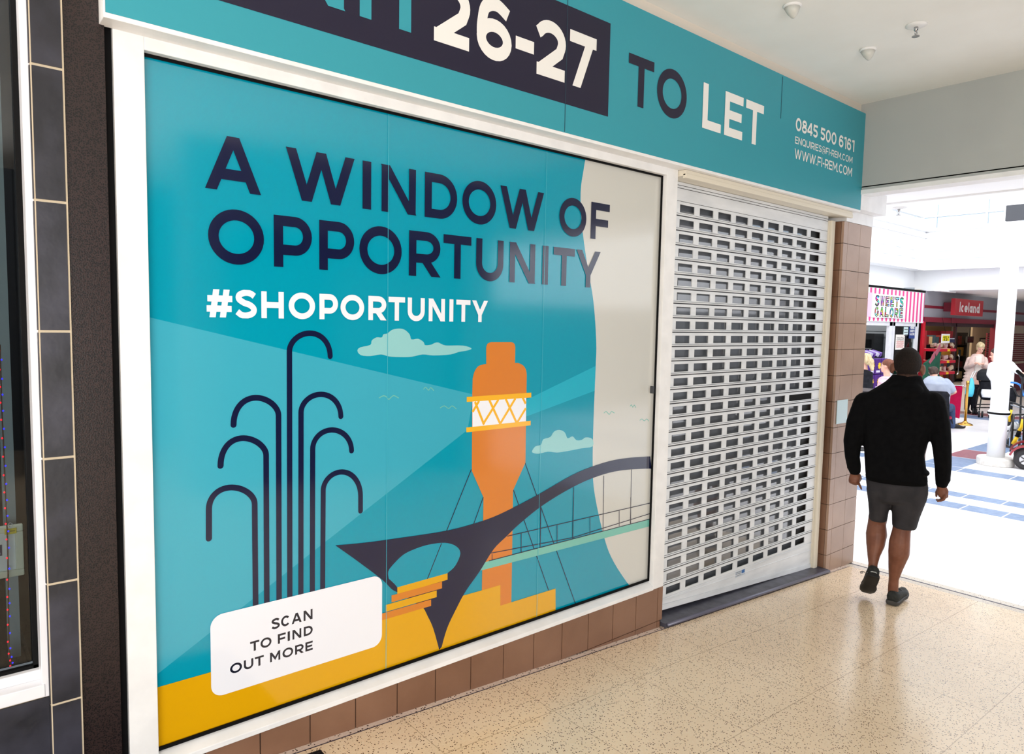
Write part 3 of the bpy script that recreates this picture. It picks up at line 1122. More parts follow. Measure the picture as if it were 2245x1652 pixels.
# ground, steps
layer('ground', [[(340, 1508), (349.5, 1504.8), (461, 1473), (837, 1359), (930, 1331), (1013, 1305.7), (1097, 1281.8), (1097, 1327), (1218, 1289.4), (1218, 1345), (353, 1640), (340, 1640)]], P_YEL, 'yellow ground along the bottom')
deck = [c4(*p) for p in [(1484, 254), (2180, 72), (2180, 103), (1440, 297), (1440, 265)]]
layer('deck', [deck], P_MINT, 'mint footbridge deck')
rails = [[c4(1560, 148), c3(1225, 1460), c3(2140, 1248)], [c4(1480, 222), c3(1640, 1472), c3(2140, 1316)], [c4(1480, 254), c4(2180, 72)]]
posts = []
for px, a, c in ((1620, 135, 218), (1775, 97, 178), (1917, 65, 140), (2043, 35, 105), (2093, -20, 94)):
    posts.append([c4(px, a), c4(px, c)])
hang = [[c4(1705, 20), c4(1702, 195)], [c4(1846, -20), c4(1843, 160)], [c3(1843, 1070), c3(1838, 1425)], [c3(2023, 1030), c3(2015, 1380)], [c3(1648, 1145), c3(1640, 1475)], [c3(1433, 1275), c3(1431, 1477)]]
lines('railing', rails + posts + hang + [[c4(1494, 225), c4(1494, 250)]], P_NAVY, .0042, 'thin navy hangers and hand rails')
top = [(735.4, 1195), (800, 1189), (869.3, 1179.6), (981, 1162.4), (1065.6, 1138.7), (1123.2, 1113.3), (1184.1, 1081.2), (1255.2, 1040.5), (1309.3, 1018.5), (1363.5, 1005), (1440, 999)]
bot = [(1440, 1026), (1363.5, 1030.4), (1309.3, 1043.9), (1255.2, 1067.6), (1190.9, 1106.5), (1140, 1147), (1109.6, 1176), (1081.8, 1204), (1051.4, 1252.4), (1020.9, 1295.5), (1000.5, 1333.6), (980.2, 1376.8), (966, 1426)]
lft = [(963, 1424), (949.8, 1376.8), (937, 1348.9), (927, 1331), (905, 1318), (873.6, 1299), (858.4, 1290.5), (838, 1270), (777.1, 1224.4)]
layer('bridge_arch', [smoothpts(top, 4)[:-1] + smoothpts(bot, 4)[:-1] + smoothpts(lft, 3)[:-1] + [(777.1, 1224.4)]], P_NAVY, 'navy sweeping bridge arch')
hole = smoothpts([c4(*p) for p in [(1048, 330), (1046, 300), (1065, 272), (1110, 228), (1160, 203), (1220, 184), (1290, 176), (1338, 190), (1357, 222), (1335, 275), (1300, 308)]], 4)
layer('arch_opening', [hole + [c4(1302, 320), c4(1088, 372), c4(1075, 355)]], P_TEAL, 'oval opening through the bridge arch')
lines('stay', [[c4(1276, 178), c4(1215, 331)]], P_NAVY, .0045)
for pts, mm in (([(1085, 368), (1302, 307), (1302, 335), (1085, 398)], P_YEL), ([(1060, 403), (1278, 343), (1278, 372), (1060, 433)], P_BROWN), ([(1035, 444), (1255, 381), (1255, 410), (1035, 474)], P_YEL), ([(1005, 485), (1231, 420), (1231, 448), (1005, 514)], P_BROWN)):
    layer('step', [[c4(*p) for p in pts]], mm, ('yellow' if mm is P_YEL else 'tan') + ' step beside the bridge foot')

# headline lettering
LAY[0] += 1
ylet = YG - 1.2e-4 * LAY[0]


def letters(name, items, pz0, pz1, m, t, lab):
    z0, z1 = onY(*pz0, ylet).z, onY(*pz1, ylet).z
    for ch, a, c in items:
        b = MB()
        put_glyph(b, ch, onY(*a, ylet).x, onY(*c, ylet).x, z0, z1, ylet, t)
        o = b.build('letter', m, WP, flat=True)
        o['label'] = lab + ', ' + ch


letters('lettering', [('A', (449.4, 409.5), (572.3, 425.6)), ('W', (626.5, 330), (777.6, 356)), ('I', (794, 400), (814.8, 400)), ('N', (836.7, 420), (911.7, 420)),
                      ('D', (931.3, 436), (1002.3, 436.2)), ('O', (1013.8, 438.4), (1088, 449)), ('W', (1097, 415), (1192.8, 432)), ('O', (1226.4, 476.8), (1285.6, 479)),
                      ('F', (1295.6, 485), (1336.9, 460))], (815.1, 459.6), (814, 354.8), P_NAVY, .2, 'navy headline A WINDOW OF')
letters('lettering', [('O', (456.1, 510.7), (578.7, 524.5)), ('P', (600.4, 530), (683.8, 530)), ('P', (700, 530), (776.5, 530)), ('O', (788, 542.9), (880.7, 552.1)),
                      ('R', (896.7, 555), (964.9, 608)), ('T', (972.6, 525), (1033.5, 532)), ('U', (1044, 565), (1103.7, 570)), ('N', (1117.5, 575), (1173, 580)),
                      ('I', (1188.5, 582), (1202.5, 582)), ('T', (1213.8, 553), (1260.3, 558)), ('Y', (1264.4, 556), (1316.2, 562))], (701, 590.5), (699.4, 481.5), P_NAVY, .2, 'navy headline OPPORTUNITY')
letters('lettering', [('#', (452.9, 665), (509.4, 665)), ('S', (516.1, 667), (563.2, 667)), ('H', (573, 668), (622.3, 668)), ('O', (632.9, 670), (690.8, 670)), ('P', (700.4, 672), (741, 672)),
                      ('O', (746.6, 674), (798.4, 674)), ('R', (807.6, 676), (846.9, 678)), ('T', (851.9, 677), (888, 677)), ('U', (893.9, 679), (931.1, 679)), ('N', (939.9, 681), (975.4, 681)),
                      ('I', (985.4, 682), (993.7, 682)), ('T', (1000.3, 683), (1031.2, 683)), ('Y', (1035, 684), (1069.4, 684))], (574, 697), (573, 637.9), P_WHITE, .225, 'white hashtag #SHOPORTUNITY')
# scan card
LAY[0] += 1
yc = YG - 1.2e-4 * LAY[0]
c7 = lambda x, y: (450 + x / 5.6125, 1260 + y / 5.6125)
zl = lambda p: onY(*p, yc)
cx0, cx1 = zl(c7(66, 900)).x, zl(c7(2175, 450)).x
cz1 = zl(c7(1100, 255)).z
cz0 = zl(c7(1100, 1195)).z
rr = .045
card = []
for (qx, qz, a0) in ((cx1 - rr, cz1 - rr, 0), (cx0 + rr, cz1 - rr, 90), (cx0 + rr, cz0 + rr, 180), (cx1 - rr, cz0 + rr, 270)):
    for i in range(9):
        a = math.radians(a0 + 90 * i / 8)
        card.append((qx + rr * math.cos(a), qz + rr * math.sin(a)))
b = MB()
flat2(b, card, yc)
b.build('card', P_WHITE, WP)['label'] = 'white rounded card at the lower left'
ylet = yc - .00015
letters('lettering', [('S', c7(815, 600), c7(918, 570)), ('C', c7(932, 565), c7(1045, 540)), ('A', c7(1063, 600), c7(1187, 572)), ('N', c7(1210, 500), c7(1320, 480))], c7(1265, 552), c7(1265, 428), P_INK, .205, 'dark word SCAN')
letters('lettering', [('T', c7(552, 835), c7(665, 808)), ('O', c7(680, 830), c7(815, 820)), ('F', c7(893, 780), c7(990, 720)), ('I', c7(1013, 750), c7(1043, 745)), ('N', c7(1073, 730), c7(1182, 710)), ('D', c7(1212, 700), c7(1322, 685))], c7(1130, 780), c7(1130, 664), P_INK, .205, 'dark words TO FIND')
letters('lettering', [('O', c7(305, 1140), c7(452, 1120)), ('U', c7(475, 1100), c7(592, 1070)), ('T', c7(610, 1010), c7(720, 990)), ('M', c7(797, 1000), c7(923, 980)), ('O', c7(950, 960), c7(1082, 940)), ('R', c7(1105, 920), c7(1210, 900)), ('E', c7(1232, 880), c7(1322, 860))], c7(1277, 930), c7(1277, 818), P_INK, .205, 'dark words OUT MORE')
for px in (849, 1190):
    b = MB()
    xx = onY(px, 700, YG).x
    b.bb(xx - .0011, xx + .0011, yc - .0004, yc - .00025, GZ0, GZ1)
    b.build('film_seam', P_SEAM, WP)
# ================================================================== ROLLER SHUTTER
M_SH = noisy('shutter_painted_steel', (234, 237, 240), (206, 210, 214), 7, 0.4, 0.45, detail=8, lo=.35, hi=.85, stretch=(.5, 1, 2.2), bump=0.05, bscale=30)
M_SHLINE = mat('shutter_dark_hinge', (44, 44, 48), 0.5)
RS = thing('roller_shutter', (4.4, YS, .1), 'white perforated roller shutter closed over the shop doorway', 'shutter')
SX0, SX1 = 3.40, 5.405
NR, PIT, ZT0 = 28, .0876, 2.699
HX = [(3.5405 + .2005 * k, 3.689 + .2005 * k) for k in range(9)]
HH = .0475


def sbot(x): return .197 + (x - 3.52) * (.062 - .197) / 1.85


m = MB()
TH = .006
for i in range(NR):
    zt = ZT0 - PIT * i
    zb = zt - HH
    z_hi = zt + .017
    z_lo = zb - .0165
    holes = list(HX)
    if i == 14:
        holes = HX[:7] + [(4.944, 5.292)]
    m.cur = 0
    # bars above and below the row of holes, webs between them
    m.bb(SX0, SX1, YS, YS + TH, zt, z_hi)
    m.bb(SX0, SX1, YS, YS + TH, z_lo, zb)
    prev = SX0
    for a, c in holes:
        m.bb(prev, a, YS, YS + TH, zb, zt)
        prev = c
    m.bb(prev, SX1, YS, YS + TH, zb, zt)
    # rolled hinge between slats
    if i < NR - 1:
        zz = z_lo - .0012
        m.cur = 1
        m.bb(SX0, SX1, YS + .003, YS + TH, zz - .0052, zz + .0012)
        m.cur = 0
        m.tube([(SX0, YS - .0015, z_lo + .0048), (SX1, YS - .0015, z_lo + .0048)], .0042, 6)
        m.cur = 1
        m.bb(SX0, SX1, YS - .0008, YS, z_lo + .0088, z_lo + .0108)
        m.cur = 0
m.build('curtain', [M_SH, M_SHLINE], RS)
m = MB()
ztop = ZT0 - PIT * 27 - HH - .0165
m.prism([(SX0, YS, sbot(SX0) + .035), (SX1, YS, sbot(SX1) + .035), (SX1, YS, ztop - .002), (SX0, YS, ztop - .002)],
        [(SX0, YS + .008, sbot(SX0) + .035), (SX1, YS + .008, sbot(SX1) + .035), (SX1, YS + .008, ztop - .002), (SX0, YS + .008, ztop - .002)])
m.tube([(SX0, YS - .001, ztop - .006), (SX1, YS - .001, ztop - .006)], .003, 6)
m.tube([(SX0, YS - .001, .262), (SX1, YS - .001, .205)], .0025, 6)
m.build('bottom_slat', M_SH, RS)
m = MB()
m.prism([(SX0, YS - .006, sbot(SX0)), (SX1, YS - .006, sbot(SX1)), (SX1, YS - .006, sbot(SX1) + .034), (SX0, YS - .006, sbot(SX0) + .034)],
        [(SX0, YS + .012, sbot(SX0)), (SX1, YS + .012, sbot(SX1)), (SX1, YS + .012, sbot(SX1) + .034), (SX0, YS + .012, sbot(SX0) + .034)])
m.build('bottom_rail', M_SH, RS)
m = MB()
m.bb(SX0, SX1, YS, YS + .006, ZT0 + .02, 2.792)
m.bb(SX0, SX1, YS + .002, YS + .006, 2.796, 2.809)
m.bb(SX0, SX1, YS, YS + .006, 2.812, 2.83)
m.build('top_slat', M_SH, RS)
m = MB().bb(SX0, SX1, YS + .001, YS + .0055, ZT0 + .0145, ZT0 + .0195).bb(SX0, SX1, YS + .0015, YS + .0055, 2.792, 2.796).bb(SX0, SX1, YS + .0015, YS + .0055, 2.809, 2.812)
m.build('hinge_line', M_SHLINE, RS)
m = MB().bb(4.94, 5.296, YS + .0065, YS + .012, ZT0 - PIT * 14 - HH - .004, ZT0 - PIT * 14 + .004)
m.build('letter_slot', M_BLACK, RS)
m = MB().bb(5.412, 5.47, YS - .028, YS + .03, .055, 2.80).bb(5.405, 5.412, YS - .012, YS + .03, .055, 2.8)
m.build('guide_rail', M_CREAM, RS, bevel=.004)
m = MB().bb(3.404, 3.412, YS - .03, YS + .03, .17, 2.80)
m.build('guide_rail', M_CREAM, RS)
m = MB().bb(3.408, 5.526, YF + .03, YS + .05, 2.832, 2.8655).bb(3.408, 5.526, YF + .026, YF + .05, 2.818, 2.845)
m.build('housing', M_CREAM, RS, bevel=.003)
p, q = onY(1612, 1262, YS), onY(1633, 1252, YS)
m = MB().bb(p.x, q.x, YS - .002, YS, p.z - .012, p.z + .03)
st = m.build('sticker', mat('sticker_pale', (190, 200, 210), .4), RS)
MB().bb(q.x - .045, q.x - .008, YS - .0026, YS - .002, p.z + .0, p.z + .026).build('sticker_mark', mat('sticker_blue', (30, 100, 170), .4), st)
b = MB()
for k in range(3):
    b.bb(p.x + .008, q.x - .055, YS - .0026, YS - .002, p.z + .019 - k * .011, p.z + .022 - k * .011)
b.build('sticker_print', mat('print_grey', (90, 90, 96), .5), st)
# glazed door behind the curtain
d1 = MB().bb(3.35, 5.5, YS + .075, YS + .083, 0, 2.9)
struct('door_1', d1, mat('door_glass_grey_reflection', (122, 126, 132), .03, 1.0, coat=1.0))  # base greyed to carry the atrium's reflection in its colour
m = MB()
m.prism([(3.40, D - .028, fz(3.4) + .002), (5.503, D - .028, fz(5.5) + .002), (5.503, D - .028, fz(5.5) + .026), (3.40, D - .028, fz(3.4) + .026)],
        [(3.40, YS + .1, fz(3.4) + .002), (5.503, YS + .1, fz(5.5) + .002), (5.503, YS + .1, fz(5.5) + .036), (3.40, YS + .1, fz(3.4) + .036)])
struct('trim_8', m, noisy('dark_granite_sill', (46, 46, 58), (74, 74, 86), 14, .4, .5, detail=8, bump=.15, bscale=60))
m = MB().tube([(3.42, D - .03, fz(3.42) + .016), (5.5, D - .03, fz(5.5) + .016)], .012, 8)
struct('trim_9', m, mat('sill_nosing', (104, 104, 122), .3, .6, .3), smooth=True)

# ================================================================== SMALL FITTINGS
nz = onY(1845, 900, D)
p, q = onY(1836, 875, D - .004), onY(1856, 928, D - .004)
m = MB().bb(p.x, q.x, D - .006, D - .0005, onY(1846, 927, D).z, onY(1846, 876, D).z)
tag(m.build('notice_plate', mat('pale_blue_plate', (205, 226, 230), .35), None, bevel=.0015), 'blank pale blue plate fixed to the tiled pilaster', 'plate')


def cone_sensor(px, py, label):
    c = onZ(px, py, ZC)
    t = thing('ceiling_sensor', (c.x, c.y, ZC), label, 'sensor', 'white cone sensors on the ceiling')
    m = MB().lathe((c.x, c.y, ZC), [(.048, 0), (.048, -.006), (.043, -.012)], 24)
    m.build('base', M_WHITE, t, smooth=True)
    a = Vector((c.x + .0, c.y, ZC - .011))
    m = MB().rings([[a + Vector((r * math.cos(2 * math.pi * k / 20) + ox, r * math.sin(2 * math.pi * k / 20), h)) for k in range(20)] for r, h, ox in ((.042, 0, 0), (.026, -.03, .008), (.008, -.05, .014))])
    m.build('cone', mat('sensor_grey_white', (206, 206, 200), .5), t, smooth=True)


cone_sensor(1737, 12, 'small white cone ceiling sensor, the one nearer the top of the picture')
cone_sensor(1903, 108, 'small white cone ceiling sensor close to the end beam')


def sprinkler(c, label, s=1.0, group='chrome sprinkler heads'):
    t = thing('fire_sprinkler', c, label, 'sprinkler', group)
    ch = mat('chrome', (190, 190, 192), .15, .5, 1.0)
    MB().lathe(c, [(.055 * s, 0), (.055 * s, -.004 * s), (.04 * s, -.010 * s), (.02 * s, -.012 * s)], 28).build('escutcheon', M_WHITE, t, smooth=True)
    MB().lathe(c, [(.011 * s, -.01 * s), (.011 * s, -.03 * s), (.006 * s, -.032 * s), (.006 * s, -.036 * s)], 16).build('body', ch, t, smooth=True)
    m = MB()
    for sg in (-1, 1):
        m.tube([(c[0] + sg * .010 * s, c[1], c[2] - .03 * s), (c[0] + sg * .016 * s, c[1], c[2] - .043 * s), (c[0] + sg * .004 * s, c[1], c[2] - .058 * s)], .0028 * s, 6)
    m.build('frame', ch, t, smooth=True)
    MB().lathe((c[0], c[1], c[2] - .06 * s), [(.004 * s, 0), (.02 * s, 0), (.02 * s, -.003 * s), (.004 * s, -.003 * s)], 16).build('deflector', ch, t)


c = onZ(2009, 55, ZC)
sprinkler((c.x, c.y, ZC), 'chrome fire sprinkler hanging below the passage ceiling')
c = onZ(1971, 455, 3.1)
sprinkler((c.x, c.y, 3.1), 'small fire sprinkler under the white atrium soffit past the beam', 1.1)
p = onX(2229, 466, 9.2)
m = MB().box((p.x, p.y - .18, p.z), (.06, .55, .17))
SG = thing('hanging_sign', (p.x, p.y - .18, p.z + .6), 'dark grey sign box hanging in the atrium at the right edge', 'sign')
m.build('panel', mat('dark_grey_sign', (84, 86, 92), .5), SG, bevel=.004)
MB().bb(p.x - .004, p.x + .004, p.y - .35, p.y - .342, p.z + .08, 4.6).bb(p.x - .004, p.x + .004, p.y - .02, p.y - .012, p.z + .08, 4.6).build('hanger_rod', M_WHITE, SG)
# floor mat, only its corner shows
a = onZ(703, 1643, fz(1.1))
m = MB()
x1, x0, y1 = 1.13, -.1, 2.49
zz = lambda x: fz(x) + .001
cor = [onZ(694, 1637, fz(1.12)), onZ(716, 1656, fz(1.12))]
xr = cor[0].x
m.prism([(x0, y1, zz(x0) + .008), (xr, y1, zz(xr) + .008), (xr, 1.6, zz(xr) + .008), (x0, 1.6, zz(x0) + .008)], [(x0, y1, zz(x0)), (xr, y1, zz(xr)), (xr, 1.6, zz(xr)), (x0, 1.6, zz(x0))])
tag(m.build('door_mat', noisy('black_mat_pile', (14, 12, 14), (30, 26, 28), 160, .95, .1, bump=.5, bscale=300)), 'black floor mat whose corner shows at the bottom of the picture', 'mat')

# ================================================================== THINGS IN THE NEIGHBOUR'S WINDOW
yp = 2.78
PF = thing('picture_frame', onY(10, 1262, yp), 'cream framed print hanging in the left shop window with a yellow tag', 'picture frame')
z0, z1 = onY(40, 1262, yp).z, onY(40, 1150, yp).z
x1 = onY(52, 1200, yp).x
x0 = x1 - .235
fw = .022
m = MB().bb(x0, x1, yp, yp + .02, z1 - fw, z1).bb(x0, x1, yp, yp + .02, z0, z0 + fw).bb(x0, x0 + fw, yp, yp + .02, z0 + fw, z1 - fw).bb(x1 - fw, x1, yp, yp + .02, z0 + fw, z1 - fw)
m.build('frame', mat('cream_frame', (228, 230, 204), .45), PF, bevel=.003)
MB().bb(x0 + fw, x1 - fw, yp + .01, yp + .014, z0 + fw, z1 - fw).build('mount', mat('mount_card', (232, 236, 232), .7), PF)
px1 = x1 - .058
pz0, pz1 = z0 + .075, z1 - .06
MB().bb(px1 - .12, px1, yp + .007, yp + .0095, pz0, pz1).build('print', mat('print_night', (52, 48, 84), .6), PF)
m = MB()
for k in range(5):
    flat2(m, [(px1 - .1 + .02 * k, pz0 + .006), (px1 - .004 + .0 * k, pz0 + .006), (px1 - .01, pz0 + .03 - .002 * k), (px1 - .06 + .01 * k, pz0 + .045 - .004 * k)], yp + .0065 - k * .0002)
m.build('print_shape', mat('print_pale', (176, 184, 206), .6), PF)
tg = MB().bb(x1 - .05, x1 - .018, yp - .004, yp - .001, z1 - .026, z1 - .008).build('price_tag', mat('yellow_tag', (226, 204, 30), .5), PF)
MB().bb(x1 - .046, x1 - .022, yp - .0045, yp - .004, z1 - .018, z1 - .015).build('tag_line', mat('tag_ink', (150, 130, 20), .5), tg)
m = MB().tube([(x1 - .034, yp - .002, z1 - .008), (x1 - .04, yp, z1 + .006), (x1 - .034, yp + .006, z1 + .010), (x1 - .028, yp, z1 + .006), (x1 - .034, yp - .002, z1 - .008)], .0012, 5)
m.build('tag_loop', mat('clear_loop', (220, 222, 222), .3), PF)
yq = 2.86
a, c = onY(35, 100, yq), onY(45, 1480, yq)
m = MB().bb(onY(18, 1400, yq).x, onY(45, 1400, yq).x, yq, yq + .03, .80, 3.4)
tag(m.build('display_post', mat('grey_green_laminate', (158, 170, 170), .5)), 'grey upright post standing inside the left shop window', 'post')
LS = thing('string_lights', (onY(20, 1480, 2.76).x, 2.76, .83), 'thin cable of red and blue fairy lights in the left window', 'string lights')
pts = [(0, 755), (2, 830), (4, 900), (8, 980), (11, 1060), (14, 1130), (17, 1200), (18, 1290), (19, 1350), (20, 1420), (25, 1452), (20, 1472), (8, 1488)]
wp = [Vector((*onY(a_, b_, 2.765)[:],)) for a_, b_ in smoothpts(pts, 4)]
MB().tube(wp, .0022, 6).build('cable', mat('copper_cable', (110, 70, 50), .4), LS, smooth=True)
RB = mat('bulb_red', (255, 40, 60), .3, emit=(255, 30, 50), estr=1.6)
BB = mat('bulb_blue', (60, 60, 255), .3, emit=(50, 50, 255), estr=1.8)
for i in range(1, len(wp) - 1):
    MB().ell(wp[i] + Vector((.003 * (-1) ** i, -.003, 0)), (.0026, .0026, .0034), n=10, m=6).build('bulb', RB if i % 2 else BB, LS, smooth=True)
# ================================================================== PEOPLE
UP = Vector((0, 0, 1))


class Fig:
    """measuring frame for one figure: a vertical sheet at distance dh, facing along the line of sight"""
    def __init__(s, dh):
        s.dh = dh

    def p(s, px, py, fo=0.0):
        return PH(px, py, s.dh + fo)

    def ax(s, px):
        d = ray(px, 760)
        f = Vector((d[0], d[1], 0)).normalized()
        return Vector((f.y, -f.x, 0)), f          # right, forward

    def hw(s, xl, xr, py, fo=0.0):
        return (s.p(xr, py, fo) - s.p(xl, py, fo)).length / 2

    def ring(s, xl, xr, py, dep, fo=0.0, n=24, sq=2.4, tilt=0.0):
        c = s.p((xl + xr) / 2, py, fo)
        R, F = s.ax((xl + xr) / 2)
        w = s.hw(xl, xr, py, fo)
        out = []
        for k in range(n):
            a = 2 * math.pi * k / n
            ca, sa = math.cos(a), math.sin(a)
            x = math.copysign(abs(ca) ** (2 / sq), ca) * w
            y = math.copysign(abs(sa) ** (2 / sq), sa) * dep
            out.append(c + R * x + F * y + UP * (tilt * x))
        return out

    def chain(s, m, pts, flat=1.0, n=12):
        """pts: (px, py, fo, r)"""
        for a, b in zip(pts[:-1], pts[1:]):
            R, F = s.ax(a[0])
            m.cap(s.p(*a[:3]), a[3], s.p(*b[:3]), b[3], n, side=R, flat=flat)

    def ell(s, m, px, py, fo, rad, rz=0.0, pitch=0.0):
        R, F = s.ax(px)
        M = Matrix((R, F, UP)).transposed() @ Matrix.Rotation(rz, 3, 'Z') @ Matrix.Rotation(pitch, 3, 'X')
        m.ell(s.p(px, py, fo), rad, M)


SKIN_D = noisy('tanned_skin', (128, 82, 62), (114, 70, 52), 18, .5, .35)
SKIN_L = noisy('fair_skin', (226, 178, 158), (216, 164, 144), 18, .5, .35)


def shoe(parent, heel, fwd, up, length, upper_m, sole_m, stripe_m=None, width=.095):
    fwd = fwd.normalized()
    side = fwd.cross(up).normalized()
    up = side.cross(fwd).normalized()
    P = lambda l, w, h: heel + fwd * l + side * w + up * h
    prof = [(0, .6, 0), (.02, .78, 0), (.08, .82, 0), (.15, .80, 0), (.20, .98, 0), (.25, .9, .004), (.285, .62, .012), (.30, .3, .02)]
    k = length / .30
    m = MB()
    rg = []
    for l, w, h in prof:
        ww = w * width / 2
        rg.append([P(l * k, ww * math.cos(a) if False else math.copysign(abs(math.cos(a)) ** .5, math.cos(a)) * ww, h + .016 + math.copysign(abs(math.sin(a)) ** .5, math.sin(a)) * .016) for a in np.linspace(0, 2 * math.pi, 16, endpoint=False)])
    m.rings(rg)
    so = m.build('sole', sole_m, parent, smooth=True, bevel=.003)
    m = MB()
    rg = []
    for l, w, h0, h1 in ((.006, .55, .02, .085), (.02, .7, .02, .098), (.06, .74, .02, .094), (.105, .74, .02, .088), (.15, .76, .02, .075), (.2, .88, .02, .058), (.25, .8, .022, .046), (.285, .5, .026, .036)):
        ww = w * width / 2
        rg.append([P(l * k, math.copysign(abs(math.cos(a)) ** .7, math.cos(a)) * ww * (1 if math.sin(a) < 0.2 else 1 - .35 * math.sin(a)), (h0 + h1) / 2 + math.copysign(abs(math.sin(a)) ** .6, math.sin(a)) * (h1 - h0) / 2) for a in np.linspace(0, 2 * math.pi, 18, endpoint=False)])
    m.rings(rg)
    us = m.build('shoe_upper', upper_m, parent, smooth=True)
    m = MB()
    for q in range(4):
        l = .10 + q * .025
        h = .094 - q * .011
        m.tube([P(l * k, -.022, h), P((l + .01) * k, 0, h + .006), P((l + .002) * k, .022, h)], .0028, 6)
    m.build('laces', mat('dark_lace', (20, 20, 22), .7), us)
    if stripe_m:
        m = MB()
        m.tube([P(.03 * k, -.038, .034), P(.0 * k, -.012, .036), P(-.002 * k, .012, .036), P(.04 * k, .042, .034)], .0035, 6)
        m.build('heel_piping', stripe_m, us, smooth=True)
    return us


# ---- the man walking away (main figure)
F = Fig(5.55)
MF = F.ax(1985)[1]
MR = F.ax(1985)[0]
gr = F.p(1955, 1320)
man = thing('person', (gr.x, gr.y, fz(gr.x)), 'man seen from behind in black hooded top and grey shorts walking into the light', 'person')
m = MB()
# head, neck
F.ell(m, 1990, 796, 0, (.082, .100, .108))
F.ell(m, 1990, 814, .03, (.064, .078, .085))
F.ell(m, 1991, 809, .115, (.014, .018, .022))        # nose
F.ell(m, 1991, 824, .085, (.034, .03, .03))          # mouth and chin
for sx, yy in ((1955.5, 807), (2024, 811)):
    F.ell(m, sx, yy, .0, (.014, .026, .038), rz=.35 if sx < 1990 else -.35)
F.chain(m, [(1990, 825, -.01, .062), (1988, 850, -.015, .07)])
# trunk
m.rings([F.ring(1935, 2030, 858, .07), F.ring(1890, 2052, 885, .095), F.ring(1895, 2042, 930, .11), F.ring(1902, 2028, 990, .10), F.ring(1905, 2026, 1040, .10), F.ring(1915, 2020, 1085, .095)])
# arms
F.chain(m, [(1893, 888, 0, .055), (1871, 962, -.03, .043), (1873, 1030, .05, .031), (1874, 1040, .055, .029)])
F.chain(m, [(2048, 888, 0, .055), (2062, 975, -.04, .043), (2064, 1058, .02, .031), (2064, 1068, .025, .029)])
# left hand: loose fist, one finger pointing down
F.ell(m, 1874, 1047, .055, (.039, .026, .04), pitch=.2)
F.ell(m, 1872, 1054, .045, (.036, .024, .022))
for fx, fy in ((1863.5, 1053), (1869, 1056), (1875, 1057.5)):
    F.chain(m, [(fx, fy - 3, .045, .0105), (fx + .5, fy + 3, .05, .010), (fx + 1.5, fy + 3.2, .075, .0095), (fx + 2, fy - 1.5, .085, .0085)])
F.chain(m, [(1880.5, 1054, .05, .0105), (1884.5, 1062.5, .05, .0095), (1888.5, 1071.5, .048, .0078)])
F.chain(m, [(1884, 1041, .06, .012), (1887, 1049, .072, .0105), (1882, 1057, .085, .0085)])
# right hand: hanging, fingers curled inward, thumb apart
F.ell(m, 2066.5, 1077, .025, (.036, .024, .042))
F.ell(m, 2068, 1086, .025, (.033, .022, .02))
for q, (fx, fo) in enumerate(((2072.5, .0), (2071, .018), (2069.5, .036), (2068, .054))):
    F.chain(m, [(fx, 1087, fo, .0105), (fx - 3.5, 1094.5, fo + .004, .0098), (fx - 10, 1097 - q * .4, fo + .008, .009), (fx - 17 + q * .6, 1098 - q * 1.0, fo + .01, .0075)])
F.chain(m, [(2058, 1070, .05, .0125), (2053.5, 1078, .062, .0105), (2053, 1087, .066, .0085)])
# legs
F.chain(m, [(1932, 1085, 0, .07), (1927, 1120, .03, .062), (1922.5, 1148, .05, .060), (1921.5, 1170, .03, .069), (1919.5, 1192, .01, .061), (1915.5, 1216, -.02, .042), (1914, 1236, -.045, .030), (1913, 1250, -.05, .032)])
F.chain(m, [(1988, 1085, 0, .078), (1983, 1125, .0, .068), (1976.5, 1162, -.01, .058), (1972, 1190, -.03, .067), (1970.5, 1212, -.03, .067), (1964, 1242, -.01, .048), (1959.5, 1268, .005, .0325), (1958, 1290, .01, .034), (1958, 1308, .02, .034)])
m.blob('body', SKIN_D, man, .006, 5)
# hair: close-cropped
m = MB()
F.ell(m, 1990, 796, 0, (.0855, .1035, .1115))
hz = F.p(1990, 823).z
hc = F.p(1990, 796)


def haircut(c):
    f = (c - hc).dot(MF)
    s_ = abs((c - hc).dot(MR))
    return c.z < hz + (0.0 if f < -.02 else (f + .02) * 1.1) + (.03 if s_ > .06 and f > -.05 else 0)


m.blob('hair', noisy('short_dark_hair', (26, 20, 18), (38, 29, 25), 160, .8, .2, bump=.6, bscale=260), man, .006, 2, cut=haircut)
hz2 = F.p(1990, 832).z
m = MB()
F.ell(m, 1990, 797, 0, (.0838, .1018, .112))
F.chain(m, [(1990, 815, -.012, .0655), (1989, 834, -.014, .066)])
m.blob('hair_fade', noisy('shaved_hair_fade', (58, 42, 36), (72, 52, 44), 200, .8, .2), man, .006, 2, cut=lambda c: c.z > hz + .012 or c.z < hz2 or (c - hc).dot(MF) > -.01)
# hooded top
M_HOOD = noisy('black_fleece', (6, 6, 8), (12, 12, 14), 30, .95, .12, bump=.3, bscale=9)
m = MB()
m.rings([F.ring(1956, 2020, 822, .076, .0), F.ring(1950, 2023, 829, .084, .0), F.ring(1940, 2026, 838, .09, .0), F.ring(1922, 2034, 850, .105), F.ring(1902, 2046, 862, .11), F.ring(1884, 2062, 880, .12), F.ring(1880, 2062, 910, .135),
         F.ring(1886, 2038, 950, .145, sq=2.6), F.ring(1893, 2026, 990, .145, sq=2.6), F.ring(1895, 2030, 1025, .15, sq=2.6), F.ring(1896, 2033, 1043, .148), F.ring(1897, 2031, 1052, .14)])
F.ell(m, 1984, 854, -.075, (.11, .07, .06), pitch=.3)
F.ell(m, 1986, 838, -.04, (.088, .07, .026))
F.chain(m, [(1898, 884, 0, .082), (1880, 925, -.02, .073), (1869, 965, -.03, .060), (1868.5, 1000, 0, .050), (1872, 1020, .035, .047), (1874, 1030, .05, .041)])
